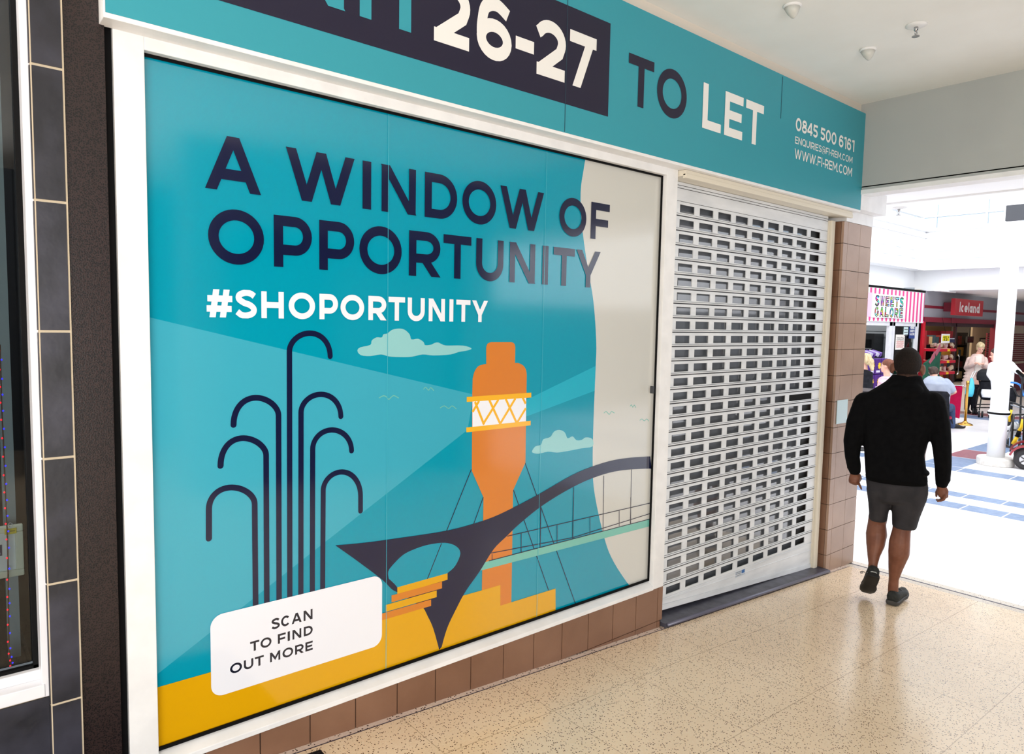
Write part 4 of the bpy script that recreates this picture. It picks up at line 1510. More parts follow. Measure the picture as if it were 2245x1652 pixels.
F.chain(m, [(2044, 884, 0, .082), (2058, 930, -.02, .070), (2065, 978, -.04, .058), (2067.5, 1020, -.01, .051), (2067, 1046, .01, .047), (2065, 1058, .02, .040)])
# gathers above the cuffs and hem
for px, py, fo in ((1872, 1025, .04), (2067, 1051, .015)):
    F.ell(m, px, py, fo, (.047, .05, .018))
F.ell(m, 2027, 1036, -.02, (.032, .09, .018))
m.blob('hooded_top', M_HOOD, man, .008, 3)
m = MB()
m.rings([F.ring(1896, 2033, 1046, .146), F.ring(1897, 2032, 1054, .143), F.ring(1900, 2029, 1054.5, .138), F.ring(1900, 2029, 1046, .138)], cap=False)
m.build('hem_band', mat('black_rib', (9, 9, 10), .95, .1), man, smooth=True)
# shorts
M_SHORT = noisy('grey_sport_fabric', (52, 50, 53), (42, 41, 44), 12, .8, .25, bump=.25, bscale=26)
m = MB()
m.rings([F.ring(1900, 2031, 1042, .12), F.ring(1897, 2034, 1058, .135), F.ring(1899, 2034, 1075, .14), F.ring(1902, 2030, 1092, .135), F.ring(1910, 2020, 1100, .11)])
m.rings([F.ring(1899, 1960, 1072, .12), F.ring(1903, 1953, 1100, .115, .02), F.ring(1905, 1946.5, 1122, .105, .03), F.ring(1905, 1945, 1138, .10, .04)])
m.rings([F.ring(1945, 2033, 1072, .125), F.ring(1952, 2028, 1100, .125), F.ring(1955, 2017, 1128, .115), F.ring(1955.5, 2009, 1154, .11, -.005, tilt=-.02)])
m.blob('shorts', M_SHORT, man, .008, 3)
# shoes
M_SHOE = noisy('dark_grey_knit', (52, 54, 52), (40, 42, 41), 60, .8, .25, bump=.3, bscale=120)
M_SOLE = mat('black_rubber', (16, 16, 17), .55, .4)
M_SOLE2 = noisy('grey_foam_sole', (74, 72, 70), (50, 49, 48), 10, .6, .35)
hp = F.p(1955, 1318, -.02)
hp.z = fz(hp.x) + .002
shoe(man, hp - MF * .03, MF * .9 + MR * .22, UP, .30, M_SHOE, M_SOLE2, width=.112)
toe = F.p(1898, 1303, .03)
th = math.radians(47)
dv = MF * math.cos(th) - UP * math.sin(th) - MR * .16
dv.normalize()
toe.z = fz(toe.x) + .012
uv = (UP * math.cos(th) + MF * math.sin(th))
shoe(man, toe - dv * .29, dv, uv, .29, M_SHOE, M_SOLE, mat('reflective_piping', (190, 190, 186), .3), width=.112)
m = MB()
lp = F.p(1897, 1254, -.02)
m.tube([lp, lp - MR * .02 + UP * .004, lp - MR * .033 - UP * .003, lp - MR * .03 - UP * .011, lp - MR * .014 - UP * .006], .0028, 6)
m.build('lace_loop', mat('dark_lace', (20, 20, 22), .7), man)
# ================================================================== THE ATRIUM BEYOND
# ---- white column
cc = onZ(2181.5, 1018)
wc = thing('column', (cc.x, cc.y, 0), 'round white column with a low drum base and a black banded collar', 'column')
M_COL = mat('column_white_paint', (236, 238, 242), .35, .45)
MB().lathe(cc, [(.232, 0), (.238, .012), (.238, .10), (.228, .116), (.13, .12), (.13, .122)], 48).build('base', noisy('pale_stone_base', (222, 218, 212), (206, 202, 196), 20, .6, .3), wc, smooth=False, bevel=.004)
zr = PH(2190, 905, math.hypot(cc.x, cc.y)).z
zt = PH(2216, 571, math.hypot(cc.x, cc.y)).z
MB().lathe(cc, [(.114, .12), (.114, zr - .02), (.114, zr + .02), (.112, zt - .12), (.112, zt + .9)], 40).build('shaft', M_COL, wc, smooth=True)
MB().lathe(cc, [(.115, zr - .045), (.128, zr - .03), (.138, zr - .012), (.138, zr + .02), (.126, zr + .04), (.115, zr + .05)], 40).build('collar', M_COL, wc, smooth=True)
MB().lathe(cc, [(.137, zr - .014), (.144, zr - .012), (.144, zr + .014), (.137, zr + .016)], 40).build('band', M_BLACK, wc, smooth=True)
MB().lathe(cc, [(.112, zt - .04), (.13, zt - .025), (.13, zt), (.118, zt + .01), (.142, zt + .03), (.142, zt + .055), (.112, zt + .07)], 40).build('capital', M_COL, wc, smooth=True)

# ---- brass barrier post and red banner
M_BRASS = mat('polished_brass', (214, 170, 84), .22, .5, 1.0)
sc = onZ(2115.5, 931)
dS = math.hypot(sc.x, sc.y)
bp = thing('barrier_post', (sc.x, sc.y, 0), 'polished brass barrier post on a round foot beside the red banner', 'post')
zp = PH(2121, 834, dS).z
MB().lathe(sc, [(.145, 0), (.145, .012), (.12, .03), (.06, .05), (.035, .075), (.026, .09)], 36).build('base', M_BRASS, bp, smooth=True)
MB().lathe(sc, [(.025, .08), (.025, zp - .1), (.031, zp - .09), (.031, zp - .01), (.02, zp)], 24).build('pole', M_BRASS, bp, smooth=True)
F = Fig(dS)
a, b = F.p(2058, 842, .25), F.p(2110, 846, -.02)
a2, b2 = F.p(2050, 903, .25), F.p(2103, 917, -.02)
nrm = (b - a).cross(UP).normalized() * .012
bn = thing('barrier_banner', (a + b) / 2 - UP * .9, 'crimson fabric banner hanging between barrier posts behind the grey shirted man', 'banner')
m = MB().prism([a + nrm, b + nrm, b2 + nrm, a2 + nrm], [a - nrm, b - nrm, b2 - nrm, a2 - nrm])
m.build('fabric', noisy('crimson_fabric', (190, 14, 74), (172, 8, 62), 8, .8, .2), bn, bevel=.003)
ps = F.p(2114, 843)
MB().tube([a + (a - b) * .02, a, b, (b + ps) / 2 - UP * .01, ps], .012, 8).build('cross_bar', mat('silver_bar', (200, 200, 204), .25, .5, 1.0), bn, smooth=True)

# ---- sweet stall
YA = 6.88
L = lambda px, py: onY(px, py, YA)
ss = thing('sweet_stall_awning', (17.5, YA, 2.15), 'pink and white striped awning board reading SWEETS GALORE', 'sign')
AX0, AX1 = 14.6, L(2026, 670).x
AZ0, AZ1 = L(1985, 706.5).z, L(1985, 637).z
MB().bb(AX0, AX1, YA, YA + .12, AZ0, AZ1).build('board', mat('awning_white', (244, 240, 244), .6), ss)
MB().bb(AX0, AX1 + .02, YA - .01, YA + .12, AZ1, AZ1 + .05).build('top_rail', M_BLACK, ss)
sx0 = L(1914, 690).x
per = (L(1976, 690).x - sx0) / 7
M_PINK = mat('awning_pink', (232, 70, 140), .6)
kk = 0
x = sx0 - per * 5
while x < AX1 - .02:
    w_ = per * .44
    m = MB()
    xx1 = min(x + w_, AX1 - .004)
    zb = AZ0 + .03
    pts = [(x, AZ1 - .03 + .02), (x, zb + w_ * .35)] + [(x + w_ / 2 - w_ / 2 * math.cos(t), zb + w_ * .35 - w_ * .6 * math.sin(t)) for t in np.linspace(.3, math.pi - .3, 8)] + [(xx1, zb + w_ * .35), (xx1, AZ1 - .01)]
    flat2(m, pts, YA - .002)
    m.build('stripe', M_PINK, ss)
    x += per
x0, x1 = L(1911, 670).x, L(1983, 670).x
z0, z1 = L(1946, 697).z, L(1946, 646).z
pn = MB().bb(x0, x1, YA - .03, YA - .003, z0, z1).build('name_panel', mat('panel_white', (246, 244, 246), .5), ss)
MB().bb(AX0, x0 + .01, YA - .006, YA - .0025, AZ0 + .1, AZ1 - .12).build('side_panel', mat('pale_pink_panel', (246, 190, 220), .6), ss)
M_CANDY = mat('candy_mix', (220, 60, 60), .5)
n, l, bs = nt(M_CANDY)
tc = n.new('ShaderNodeTexCoord'); vo = n.new('ShaderNodeTexVoronoi'); vo.inputs['Scale'].default_value = 11
hs = n.new('ShaderNodeHueSaturation'); hs.inputs['Saturation'].default_value = 1.5; hs.inputs['Value'].default_value = 1.1
l.new(tc.outputs['Object'], vo.inputs['Vector']); l.new(vo.outputs['Color'], hs.inputs['Color']); l.new(hs.outputs[0], bs.inputs['Base Color'])
M_INK2 = mat('letter_outline_ink', (34, 30, 44), .5)
for word, ya, yb_ in (('SWEETS', 671.5, 649.5), ('GALORE', 695, 673.5)):
    za, zb2 = L(1946, ya).z, L(1946, yb_).z
    xa, xb2 = L(1914.5, 670).x, L(1979, 670).x
    step = (xb2 - xa) / 6
    for i, ch in enumerate(word):
        m = MB()
        put_glyph(m, ch, xa + step * i + .01, xa + step * (i + .86), za, zb2, YA - .0315, .27)
        o = m.build('letter', M_INK2, ss, flat=True)
        o['label'] = 'outlined candy letter ' + ch
        m = MB()
        put_glyph(m, ch, xa + step * i + .03, xa + step * (i + .86) - .02, za + .018, zb2 - .018, YA - .0335, .12)
        m.build('letter_fill', M_CANDY, o, flat=True)
# stall front below the awning
st = MB()
fr = lambda px, w_: (onY(px, 730, YA + .05).x - w_ / 2, onY(px, 730, YA + .05).x + w_ / 2)
zs_ = AZ0
st.bb(AX0, AX1 - .28, YA + .03, YA + .1, zs_ - .09, zs_)
for px, w_ in ((1951, .16), (1957.5, .12), (2008, .2)):
    u, v = fr(px, w_)
    st.bb(u, v, YA + .03, YA + .1, 0, zs_)
win6 = struct('window_6', st, M_ALU)
u = fr(1958, .1)[1]
v = fr(2007, .1)[0]
struct('pane', MB().bb(u, v, YA + .06, YA + .068, .9, zs_ - .09), glass('stall_glass', (225, 235, 235), .03), win6)
struct('panel', MB().bb(u, v, YA + .04, YA + .08, 0, .9), M_ALU, win6)
m = MB()
for z in np.arange(0, 2.9, .16):
    m.bb(AX0, AX1 - .12, 9.8, 9.86, z, z + .145)
    m.bb(AX1 - .17, AX1 - .12, YA + .2, 9.8, z, z + .145)
m.bb(AX0, AX1, 9.86, 9.9, 0, 2.9)
m.bb(AX0 - .1, AX0, YA + .1, 9.9, 0, 2.9).bb(AX1 - .12, AX1 - .06, YA + .2, 9.9, 0, 2.9)
struct('wall_stall_slats', m, mat('grey_slat_panel', (150, 156, 162), .6))
struct('ceiling_stall', MB().bb(AX0, AX1, YA + .12, 9.9, 2.9, 2.95), M_ATR)
LB = lambda px, py, y=7.9: onY(px, py, y)
FX = AX1 - .75
fy0 = onX(1916, 750, FX).y
fy1 = fy0 + 1.0
fr_ = thing('drinks_fridge', (FX + .3, fy0 + .5, 0), 'black upright drinks fridge inside the sweet stall', 'fridge')
fzt = onX(1916, 731, FX).z
m = MB().bb(FX + .5, FX + .56, fy0, fy1, 0, fzt).bb(FX, FX + .5, fy0, fy0 + .05, 0, fzt).bb(FX, FX + .5, fy1 - .05, fy1, 0, fzt).bb(FX, FX + .5, fy0 + .05, fy1 - .05, fzt - .15, fzt).bb(FX, FX + .5, fy0 + .05, fy1 - .05, 0, .3)
m.build('cabinet', mat('fridge_black', (16, 17, 20), .35), fr_)
for k in range(5):
    MB().bb(FX + .04, FX + .5, fy0 + .05, fy1 - .05, .42 + k * .26, .44 + k * .26).build('shelf', mat('shelf_grey', (120, 122, 126), .4), fr_)
cans = [mat('can_yellow', (206, 170, 60), .4), mat('can_pink', (200, 120, 130), .4), mat('can_blue', (90, 120, 170), .4), mat('can_green', (110, 160, 90), .4), mat('can_white', (210, 210, 205), .4)]
for k in range(0, 3):
    q = 0
    x = fy0 + .1
    while x < fy1 - .1:
        o = MB().lathe((FX + .1, x, .4405 + (k + 1) * .26), [(.03, 0), (.033, .01), (.033, .13), (.027, .15)], 12).build('drinks_can', cans[(q + k) % 5], None, smooth=True)
        row = ('lowest', 'middle', 'top')[k]
        tag(o, 'small drinks can on the %s lit shelf of the black fridge' % row, 'can', 'drinks cans on the %s fridge shelf' % row)
        x += .085
        q += 1


def notice(name, px0, px1, py0, py1, y, colr, label, cat='notice', thick=.006):
    a_, b_ = onY(px0, (py0 + py1) / 2, y), onY(px1, (py0 + py1) / 2, y)
    za, zb3 = onY((px0 + px1) / 2, py1, y).z, onY((px0 + px1) / 2, py0, y).z
    t = thing(name, ((a_.x + b_.x) / 2, y, za), label, cat)
    MB().bb(a_.x, b_.x, y - thick, y, za, zb3).build('sheet', mat(name + '_%d_%d_%d' % colr, colr, .6), t)
    return t, a_.x, b_.x, za, zb3


t, xa, xb, za, zb = notice('handwritten_poster', 1963, 1982.5, 733, 766, YA + .05, (236, 230, 222), 'white handwritten poster taped in the stall window', 'poster')
sc_m = [mat('pen_red', (200, 60, 70), .6), mat('pen_black', (70, 66, 70), .6)]
for k in range(6):
    m = MB()
    zz_ = zb - .06 - k * (zb - za - .1) / 6
    pts = [(xa + .05 + (xb - xa - .1) * i / 14, zz_ + .02 * math.sin(i * 2.3 + k) - .02) for i in range(15)]
    for q in stroke2(pts, .012):
        m.mesh([(x, YA + .0435, z) for x, z in q], [(0, 1, 2, 3)])
    m.build('scribble', sc_m[1 if k < 2 else 0], t)
t, xa, xb, za, zb = notice('paper_notice', 1981, 1990.5, 716.5, 733, YA + .05, (206, 226, 226), 'small pale notice left of the blue stall sign', 'notice')
for k in range(3):
    MB().bb(xa + .03, xb - .03, YA + .0425, YA + .0438, zb - .07 - k * .07, zb - .05 - k * .07).build('print_line', mat('print_grey', (90, 90, 96), .5), t)
t, xa, xb, za, zb = notice('blue_sign', 1993, 2005.5, 710.5, 741.5, YA + .04, (38, 62, 128), 'tall blue sign in the stall window reading SWEETS GALORE', 'sign')
h_ = (zb - za) / 5.2
for k, wd in enumerate(('SWEETS', 'GALORE')):
    m = MB()
    put_line(m, wd, xa + .03, xb - .03, zb - h_ * (2.9 + k * 1.15), zb - h_ * (2.1 + k * 1.15), YA + .0325, .24, .12)
    m.build('lettering', M_WHITE_S, t, flat=True)
m = MB()
for k in range(2):
    pts = [(xa + .05 + (xb - xa - .1) * i / 12, zb - h_ * (.7 + k * .7) + .025 * math.sin(i * 2.1)) for i in range(13)]
    for q in stroke2(pts, .02):
        m.mesh([(x, YA + .0325, z) for x, z in q], [(0, 1, 2, 3)])
m.build('script_line', M_WHITE_S, t)

# purple chocolate displays in front of the stall
M_PUR = noisy('purple_carton', (78, 34, 128), (58, 22, 104), 10, .45)
M_STAR = mat('carton_yellow', (240, 196, 40), .5)
star = lambda cx, cz, r: [(cx + (r if i % 2 == 0 else r * .62) * math.cos(math.pi / 8 * i), cz + (r if i % 2 == 0 else r * .62) * math.sin(math.pi / 8 * i)) for i in range(16)]
yy = 6.2
ux0, ux1 = onY(1903, 810, yy).x, onY(1945, 810, yy).x
cw = (ux1 - ux0) / 3
words = ('left', 'middle', 'right')
lev = ('bottom', 'second', 'third', 'top')
for i in range(3):
    for k in range(4):
        z = .06 + k * .33
        bx = thing('chocolate_carton', (ux0 + cw * (i + .5), yy + .25, z), 'purple sweet carton with a yellow star, %s column, %s row of the display' % (words[i], lev[k]), 'carton', 'purple cartons stacked by the sweet stall')
        m = MB().bb(ux0 + cw * i + .012, ux0 + cw * (i + 1) - .012, yy, yy + .5, z, z + .315)
        m.build('carton', M_PUR, bx, bevel=.006)
        m = MB()
        flat2(m, star(ux0 + cw * (i + .72), z + .17, .085), yy - .003)
        m.build('star', M_STAR, bx)
        MB().bb(ux0 + cw * i + .08, ux0 + cw * i + .26, yy - .003, yy, z + .03, z + .075).build('strip', mat('pale_strip', (210, 205, 220), .5), bx)
for i in range(3):
    for q in range(2):
        z = .06 + 4 * .33
        tilt = Matrix.Rotation(.3 - .5 * q, 3, 'Y') @ Matrix.Rotation(.3, 3, 'X')
        c_ = (ux0 + cw * (i + .3 + .4 * q), yy + .2, z + .085)
        m = MB().box(c_, (cw * .27, .2, .08), R=tilt)
        tag(m.build('sweet_bag', mat('bag_purple', (96, 52, 150), .3) if q else mat('bag_pale', (200, 196, 214), .35)), ('crumpled purple sweet bag' if q else 'pale sweet packet') + ' lying on the %s column of purple cartons' % words[i], 'packet', 'packets on top of the purple cartons')
MB_ = MB().bb(ux0 - .03, ux1 + .03, yy + .0, yy + .52, .0, .058)
tag(MB_.build('display_plinth', mat('dark_plinth', (40, 36, 48), .6)), 'low dark plinth under the purple cartons', 'plinth')

# ---- frozen food shop: lintel, sign, door, inside
YI = 7.02
I = lambda px, py, y=YI: onY(px, py, y)
IX0 = I(2025, 700).x
M_MAR = mat('maroon_paint', (134, 28, 50), .45)
M_REDJ = mat('bright_red_jamb', (206, 22, 44), .4)
M_FAS = mat('grey_fascia_panel', (164, 166, 174), .35)
IZ1 = I(2100, 698).z
struct('wall_shop_fascia', MB().bb(IX0 - .25, 34, YI, YI + .1, IZ1, 2.98), M_FAS)
zs1, zs2 = I(2100, 674).z, I(2100, 679.5).z
struct('trim_10', MB().bb(IX0, 34, YI - .012, YI, zs2, zs1), M_MAR)
IZ0 = I(2100, 708).z
struct('trim_11', MB().bb(IX0 - .1, 34, YI - .06, YI + .1, IZ0, IZ1), M_MAR)
m = MB()
a1, a2 = I(2016, 760).x, I(2023, 760).x
jx = I(2019, 730).x
m.cur = 0
m.bb(jx - .07, jx + .1, YI - .06, YI + .1, 0, IZ0)
m.cur = 1
m.bb(jx - .26, jx - .07, YI - .02, YI + .1, 0, 2.9)
m.cur = 2
dx1 = I(2180, 740).x
m.bb(dx1 - .1, dx1 + .35, YI - .05, YI + .1, 0, IZ0)
struct('door_2', m, [M_REDJ, M_BLACK, M_MAR])
m = MB()
mx_ = I(2094, 760).x
m.bb(mx_ - .05, mx_ + .05, YI, YI + .06, 0, IZ0).bb(jx + .1, dx1 - .1, YI, YI + .06, IZ0 - .1, IZ0)
dm = struct('door_3', m, mat('dark_door_frame', (56, 26, 34), .4))
struct('handle', MB().tube([(mx_ + .1, YI - .06, .75), (mx_ + .12, YI - .08, .8), (mx_ + .12, YI - .08, 1.25), (mx_ + .1, YI - .06, 1.3)], .015, 8), mat('chrome', (190, 190, 192), .15, .5, 1.0), dm)
struct('wall_right_of_door', MB().bb(dx1 + .35, 34, YI + .04, YI + .1, 0, .9), M_MAR)
m = MB()
for z in np.arange(.95, 1.9, .07):
    m.bb(dx1 + .4, 34, YI + .3, YI + .34, z, z + .05)
struct('wall_slats', m, M_MAR)
# sign box
gx0, gx1 = I(2094, 672, YI - .35).x, I(2155.5, 675, YI - .35).x
gz0, gz1 = I(2125, 692, YI - .35).z, I(2125, 656.5, YI - .35).z
sg = thing('shop_sign', ((gx0 + gx1) / 2, YI - .2, gz0), 'red box sign with white lettering over the frozen food shop door', 'sign')
MB().bb(gx0 + .2, gx1 - .2, YI - .25, YI - .012, gz0 + .1, gz1 - .1).build('mounting', M_MAR, sg)
MB().bb(gx0, gx1, YI - .35, YI - .25, gz0, gz1).build('box', mat('sign_red', (196, 40, 52), .35), sg, bevel=.004)
m = MB()
hh_ = gz1 - gz0
tot = gx1 - gx0
xs_ = gx0 + tot * .15
lw = tot * .66 / 3.62
zA = gz0 + hh_ * .2
for ch in 'Iceland':
    m = MB()
    w_ = GW[ch] * lw * (1.0 if ch != 'I' else .8)
    put_glyph(m, ch, xs_, xs_ + w_, zA, zA + hh_ * .62, YI - .3515, .2 if ch != 'l' else .16)
    m.build('letter', M_WHITE_S, sg, flat=True)['label'] = 'white letter %s of Iceland' % ch
    xs_ += w_ + lw * .1
# strip light fittings under the mall ceiling
m = MB().bb(I(2050, 642, 6.6).x, I(2086, 643, 6.6).x, 6.5, 6.62, 2.93, 2.98)
tag(m.build('strip_light', mat('light_cover', (240, 240, 240), .5)), 'white strip light casing above the red shop sign', 'light')
# inside
m = MB()
m.bb(IX0 - .05, 34, 11, 11.1, 0, 3).bb(IX0 - .05, IX0 - .0, YI + .1, 11, 0, 3)
struct('wall_shop_inside', m, mat('shop_cream_wall', (206, 180, 140), .7))
struct('ceiling_shop', MB().bb(IX0, 34, YI + .1, 11, 2.9, 3.0), mat('shop_ceiling', (220, 205, 175), .7))
area_light('shop_ceiling_lamps', (25, 8.9, 2.85), (0, 0, -1), 8, 3, 110, (1, .88, .7))
area_light('stall_ceiling_lamps', (17.0, 8.3, 2.86), (0, 0, -1), 3.5, 1.2, 30, (1, .97, .92))
goods_cols = [(196, 150, 60), (150, 60, 60), (90, 70, 60), (210, 190, 150), (60, 90, 110), (170, 120, 90), (120, 30, 40), (220, 200, 60)]
GM = [mat('goods_%d' % i, c_, .5) for i, c_ in enumerate(goods_cols)]


def shelf_unit(x0, x1, y0, y1, h, n, body, label, gpat, size=.16):
    t = thing('shelf_unit', ((x0 + x1) / 2, (y0 + y1) / 2, 0), label, 'shelves')
    MB().bb(x0, x1, y1 - .03, y1, 0, h).bb(x0, x0 + .03, y0, y1, 0, h).bb(x1 - .03, x1, y0, y1, 0, h).build('carcass', body, t)
    for k in range(n):
        z = .1 + k * (h - .15) / n
        MB().bb(x0 + .03, x1 - .03, y0, y1 - .03, z, z + .03).build('shelf', body, t)
        x = x0 + .06
        q = 0
        while x + size < x1:
            hh2 = (h - .15) / n * rng.uniform(.45, .75)
            o = MB().bb(x, x + size * .9, y0 + .04, y0 + .3, z + .031, z + .031 + hh2).build('packet', GM[rng.randrange(8)], None)
            tag(o, 'boxed goods on %s' % gpat, 'packet', 'boxed goods on ' + gpat)
            x += size
            q += 1
    return t


shelf_unit(I(2030, 760, 9.6).x, I(2092, 760, 9.6).x, 9.6, 10.1, 1.95, 4, M_MAR, 'tall maroon shelves behind the left door leaf', 'the maroon shelves behind the left door leaf', .32)
shelf_unit(I(2098, 760, 9.6).x, I(2120, 760, 9.6).x, 9.6, 10.1, 1.9, 4, mat('dark_shelf', (46, 40, 40), .5), 'dark shelves just right of the door mullion', 'the dark shelves right of the door mullion', .28)
# red-tray display stand in the doorway
YD = 6.7
J = lambda px, py: onY(px, py, YD)
dcx = J(2067, 800).x
hx = (J(2083, 800).x - J(2050, 800).x) / 2
ds = thing('display_stand', (dcx, YD, 0), 'black display stand with three red trays of packets by the shop door', 'stand')
MB().bb(dcx - .2, dcx + .2, YD + .27, YD + .35, .0, J(2067, 756).z).build('column', M_BLACK, ds)
MB().bb(dcx - hx, dcx + hx, YD - .1, YD + .4, 0, .08).build('foot', M_BLACK, ds)
MB().tube([(dcx + .02, YD + .255, .1), (dcx + .02, YD + .255, J(2067, 756).z)], .012, 6).build('rail', mat('silver_bar', (200, 200, 204), .25, .5, 1.0), ds)
for k, py in enumerate((767, 792.5, 817)):
    z = J(2067, py).z
    tr = MB().bb(dcx - hx, dcx + hx, YD - .12, YD + .36, z - .03, z + .035).build('tray', mat('tray_red', (200, 20, 50), .4), ds)
    MB().bb(dcx - .1, dcx + .06, YD - .126, YD - .12, z - .025, z + .03).build('price_ticket', M_STAR, tr)
    for q in range(7):
        m = MB()
        m.box((dcx - hx + .1 + q * hx * .275, YD - .04 + .12 * (q % 3), z + .118), (.17, .07, .1), R=Matrix.Rotation(rng.uniform(-.5, .5), 3, 'Y') @ Matrix.Rotation(rng.uniform(-.5, .5), 3, 'Z'))
        tag(m.build('snack_packet', mat('packet_silver_pink', (190, 160, 156), .35) if q % 2 else mat('packet_beige', (196, 178, 150), .4), bevel=.02), 'shiny snack packet in the %s red tray' % ('top', 'middle', 'lowest')[k], 'packet', 'snack packets in the %s red tray' % ('top', 'middle', 'lowest')[k])
# green stand with pink ribbon boards
ga, gb = J(2018, 800), J(2049, 800)
gt = J(2048, 772).z
gs = thing('green_display', ((ga.x + gb.x) / 2, YD - .1, 0), 'dark green sloping display board with pink ribbon panels by the shop door', 'display')
m = MB()
m.prism([(ga.x, YD - .12, 0), (gb.x, YD - .12, 0), (gb.x, YD - .12, gt), (ga.x, YD - .12, gt - .25)], [(ga.x, YD - .06, 0), (gb.x, YD - .06, 0), (gb.x, YD - .06, gt), (ga.x, YD - .06, gt - .25)])
m.build('board', noisy('green_felt', (12, 92, 68), (8, 74, 54), 9, .8), gs)
for pts in (((2024, 793), (2037, 769), (2037, 783), (2026, 797)), ((2037, 773), (2049, 752), (2049, 765), (2040, 780))):
    m = MB()
    q = [J(*p) for p in pts]
    m.prism([(v.x, YD - .135, v.z) for v in q], [(v.x, YD - .122, v.z) for v in q])
    m.build('ribbon', mat('ribbon_pink', (176, 92, 110), .5), gs)
t, xa, xb, za, zb = notice('price_sign', 2063.5, 2080.5, 731.5, 751.5, YD - .1, (238, 236, 236), 'white and yellow price card hanging above the red trays', 'price card', .02)
MB().bb(xa + .03, xb - .03, YD - .122, YD - .12, za + (zb - za) * .22, zb - (zb - za) * .18).build('yellow_field', mat('price_yellow', (236, 222, 30), .5), t)
for ch, u_, v_ in (('£', .2, .38), ('2', .42, .66)):
    m = MB()
    put_glyph(m, ch, xa + (xb - xa) * u_, xa + (xb - xa) * v_, za + (zb - za) * .26, za + (zb - za) * .52, YD - .1235, .22)
    m.build('numeral', M_BLACK, t, flat=True)
m = MB()
put_line(m, 'ANY 2', xa + .07, xb - .07, za + (zb - za) * .57, za + (zb - za) * .74, YD - .1235, .22)
m.build('lettering', M_BLACK, t, flat=True)
MB().tube([((xa + xb) / 2, YD - .11, zb), ((xa + xb) / 2, YD - .0, 2.3)], .004, 5).build('cord', M_BLACK, t)
t, xa, xb, za, zb = notice('navy_card', 2081, 2092.5, 740, 750.5, YD - .08, (26, 30, 66), 'small navy card beside the yellow price card', 'card')
MB().bb(xa + .02, xb - .02, YD - .088, YD - .086, zb - .035, zb - .02).build('line', M_WHITE_S, t)
MB().tube([((xa + xb) / 2, YD - .084, zb), ((xa + xb) / 2, YD - .03, 2.3)], .004, 5).build('cord', M_BLACK, t)
t, xa, xb, za, zb = notice('framed_notice', 2147, 2168, 740, 768, 9.0, (40, 34, 32), 'dark framed notice on the pale partition inside the shop', 'notice', .02)
MB().bb(xa + .06, xb - .06, 8.976, 8.98, za + .06, zb - .06).build('paper', mat('paper_cream', (214, 204, 180), .6), t)
struct('wall_partition', MB().bb(I(2132, 740, 9).x, I(2182, 740, 9).x, 9.01, 9.08, 0, 2.9), mat('partition_beige', (214, 196, 166), .7))
t, xa, xb, za, zb = notice('black_screen', 2117, 2131, 737, 751, 8.2, (16, 16, 18), 'small black screen hanging behind the right door leaf', 'screen', .05)
MB().tube([((xa + xb) / 2, 8.18, zb), ((xa + xb) / 2, 8.18, 2.9)], .015, 6).build('bracket', M_BLACK, t)
MB().bb(xa + .03, xb - .03, 8.148, 8.15, za + .03, zb - .03).build('glass_face', mat('screen_black', (8, 8, 10), .1), t)

# ---- people in the atrium
M_HAIRD = noisy('dark_brown_hair', (52, 40, 36), (74, 58, 50), 60, .6, .3, stretch=(1, 1, .2))
M_HAIRR = noisy('auburn_hair', (96, 58, 46), (128, 76, 56), 50, .6, .3, stretch=(1, 1, .2))
M_HAIRB = noisy('blonde_hair', (214, 196, 158), (176, 152, 112), 50, .55, .3, stretch=(1, 1, .2))
M_BLK = noisy('black_cloth', (18, 19, 24), (28, 29, 36), 20, .85, .2)


def head_at(f, m, px, py, fo, s=1.0, turn=0.0, nod=0.0):
    """skull, jaw, nose, mouth and ears; turn: 0 looks away from the lens, pi looks at it"""
    R, Fw = f.ax(px)
    c_ = f.p(px, py, fo)
    rot = Matrix((R, Fw, UP)).transposed() @ Matrix.Rotation(turn, 3, 'Z') @ Matrix.Rotation(nod, 3, 'X')
    for (ox, oy, oz), rad in (((0, -.01, .03), (.075, .095, .085)), ((0, .03, -.04), (.058, .065, .075)), ((0, .105, -.01), (.012, .016, .022)), ((0, .082, -.062), (.026, .02, .012)), ((0, .075, -.088), (.03, .025, .022)),
                              ((.075, -.005, -.01), (.01, .02, .03)), ((-.075, -.005, -.01), (.01, .02, .03))):
        m.ell(c_ + rot @ Vector((ox, oy, oz)) * s, tuple(r_ * s for r_ in rad), rot, 14, 10)
    return c_, rot


def face_marks(par, c_, rot, s=1.0):
    for nm, sx in (('eye', -1), ('eye', 1)):
        MB().ell(c_ + rot @ Vector((sx * .03, .088, .012)) * s, (.012 * s, .008 * s, .006 * s), rot, 10, 6).build(nm, mat('eye_dark', (46, 36, 34), .3), par, smooth=True)
    MB().ell(c_ + rot @ Vector((0, .102, -.062)) * s, (.022 * s, .006 * s, .006 * s), rot, 10, 6).build('lips', mat('lip_pink', (190, 104, 104), .4), par, smooth=True)


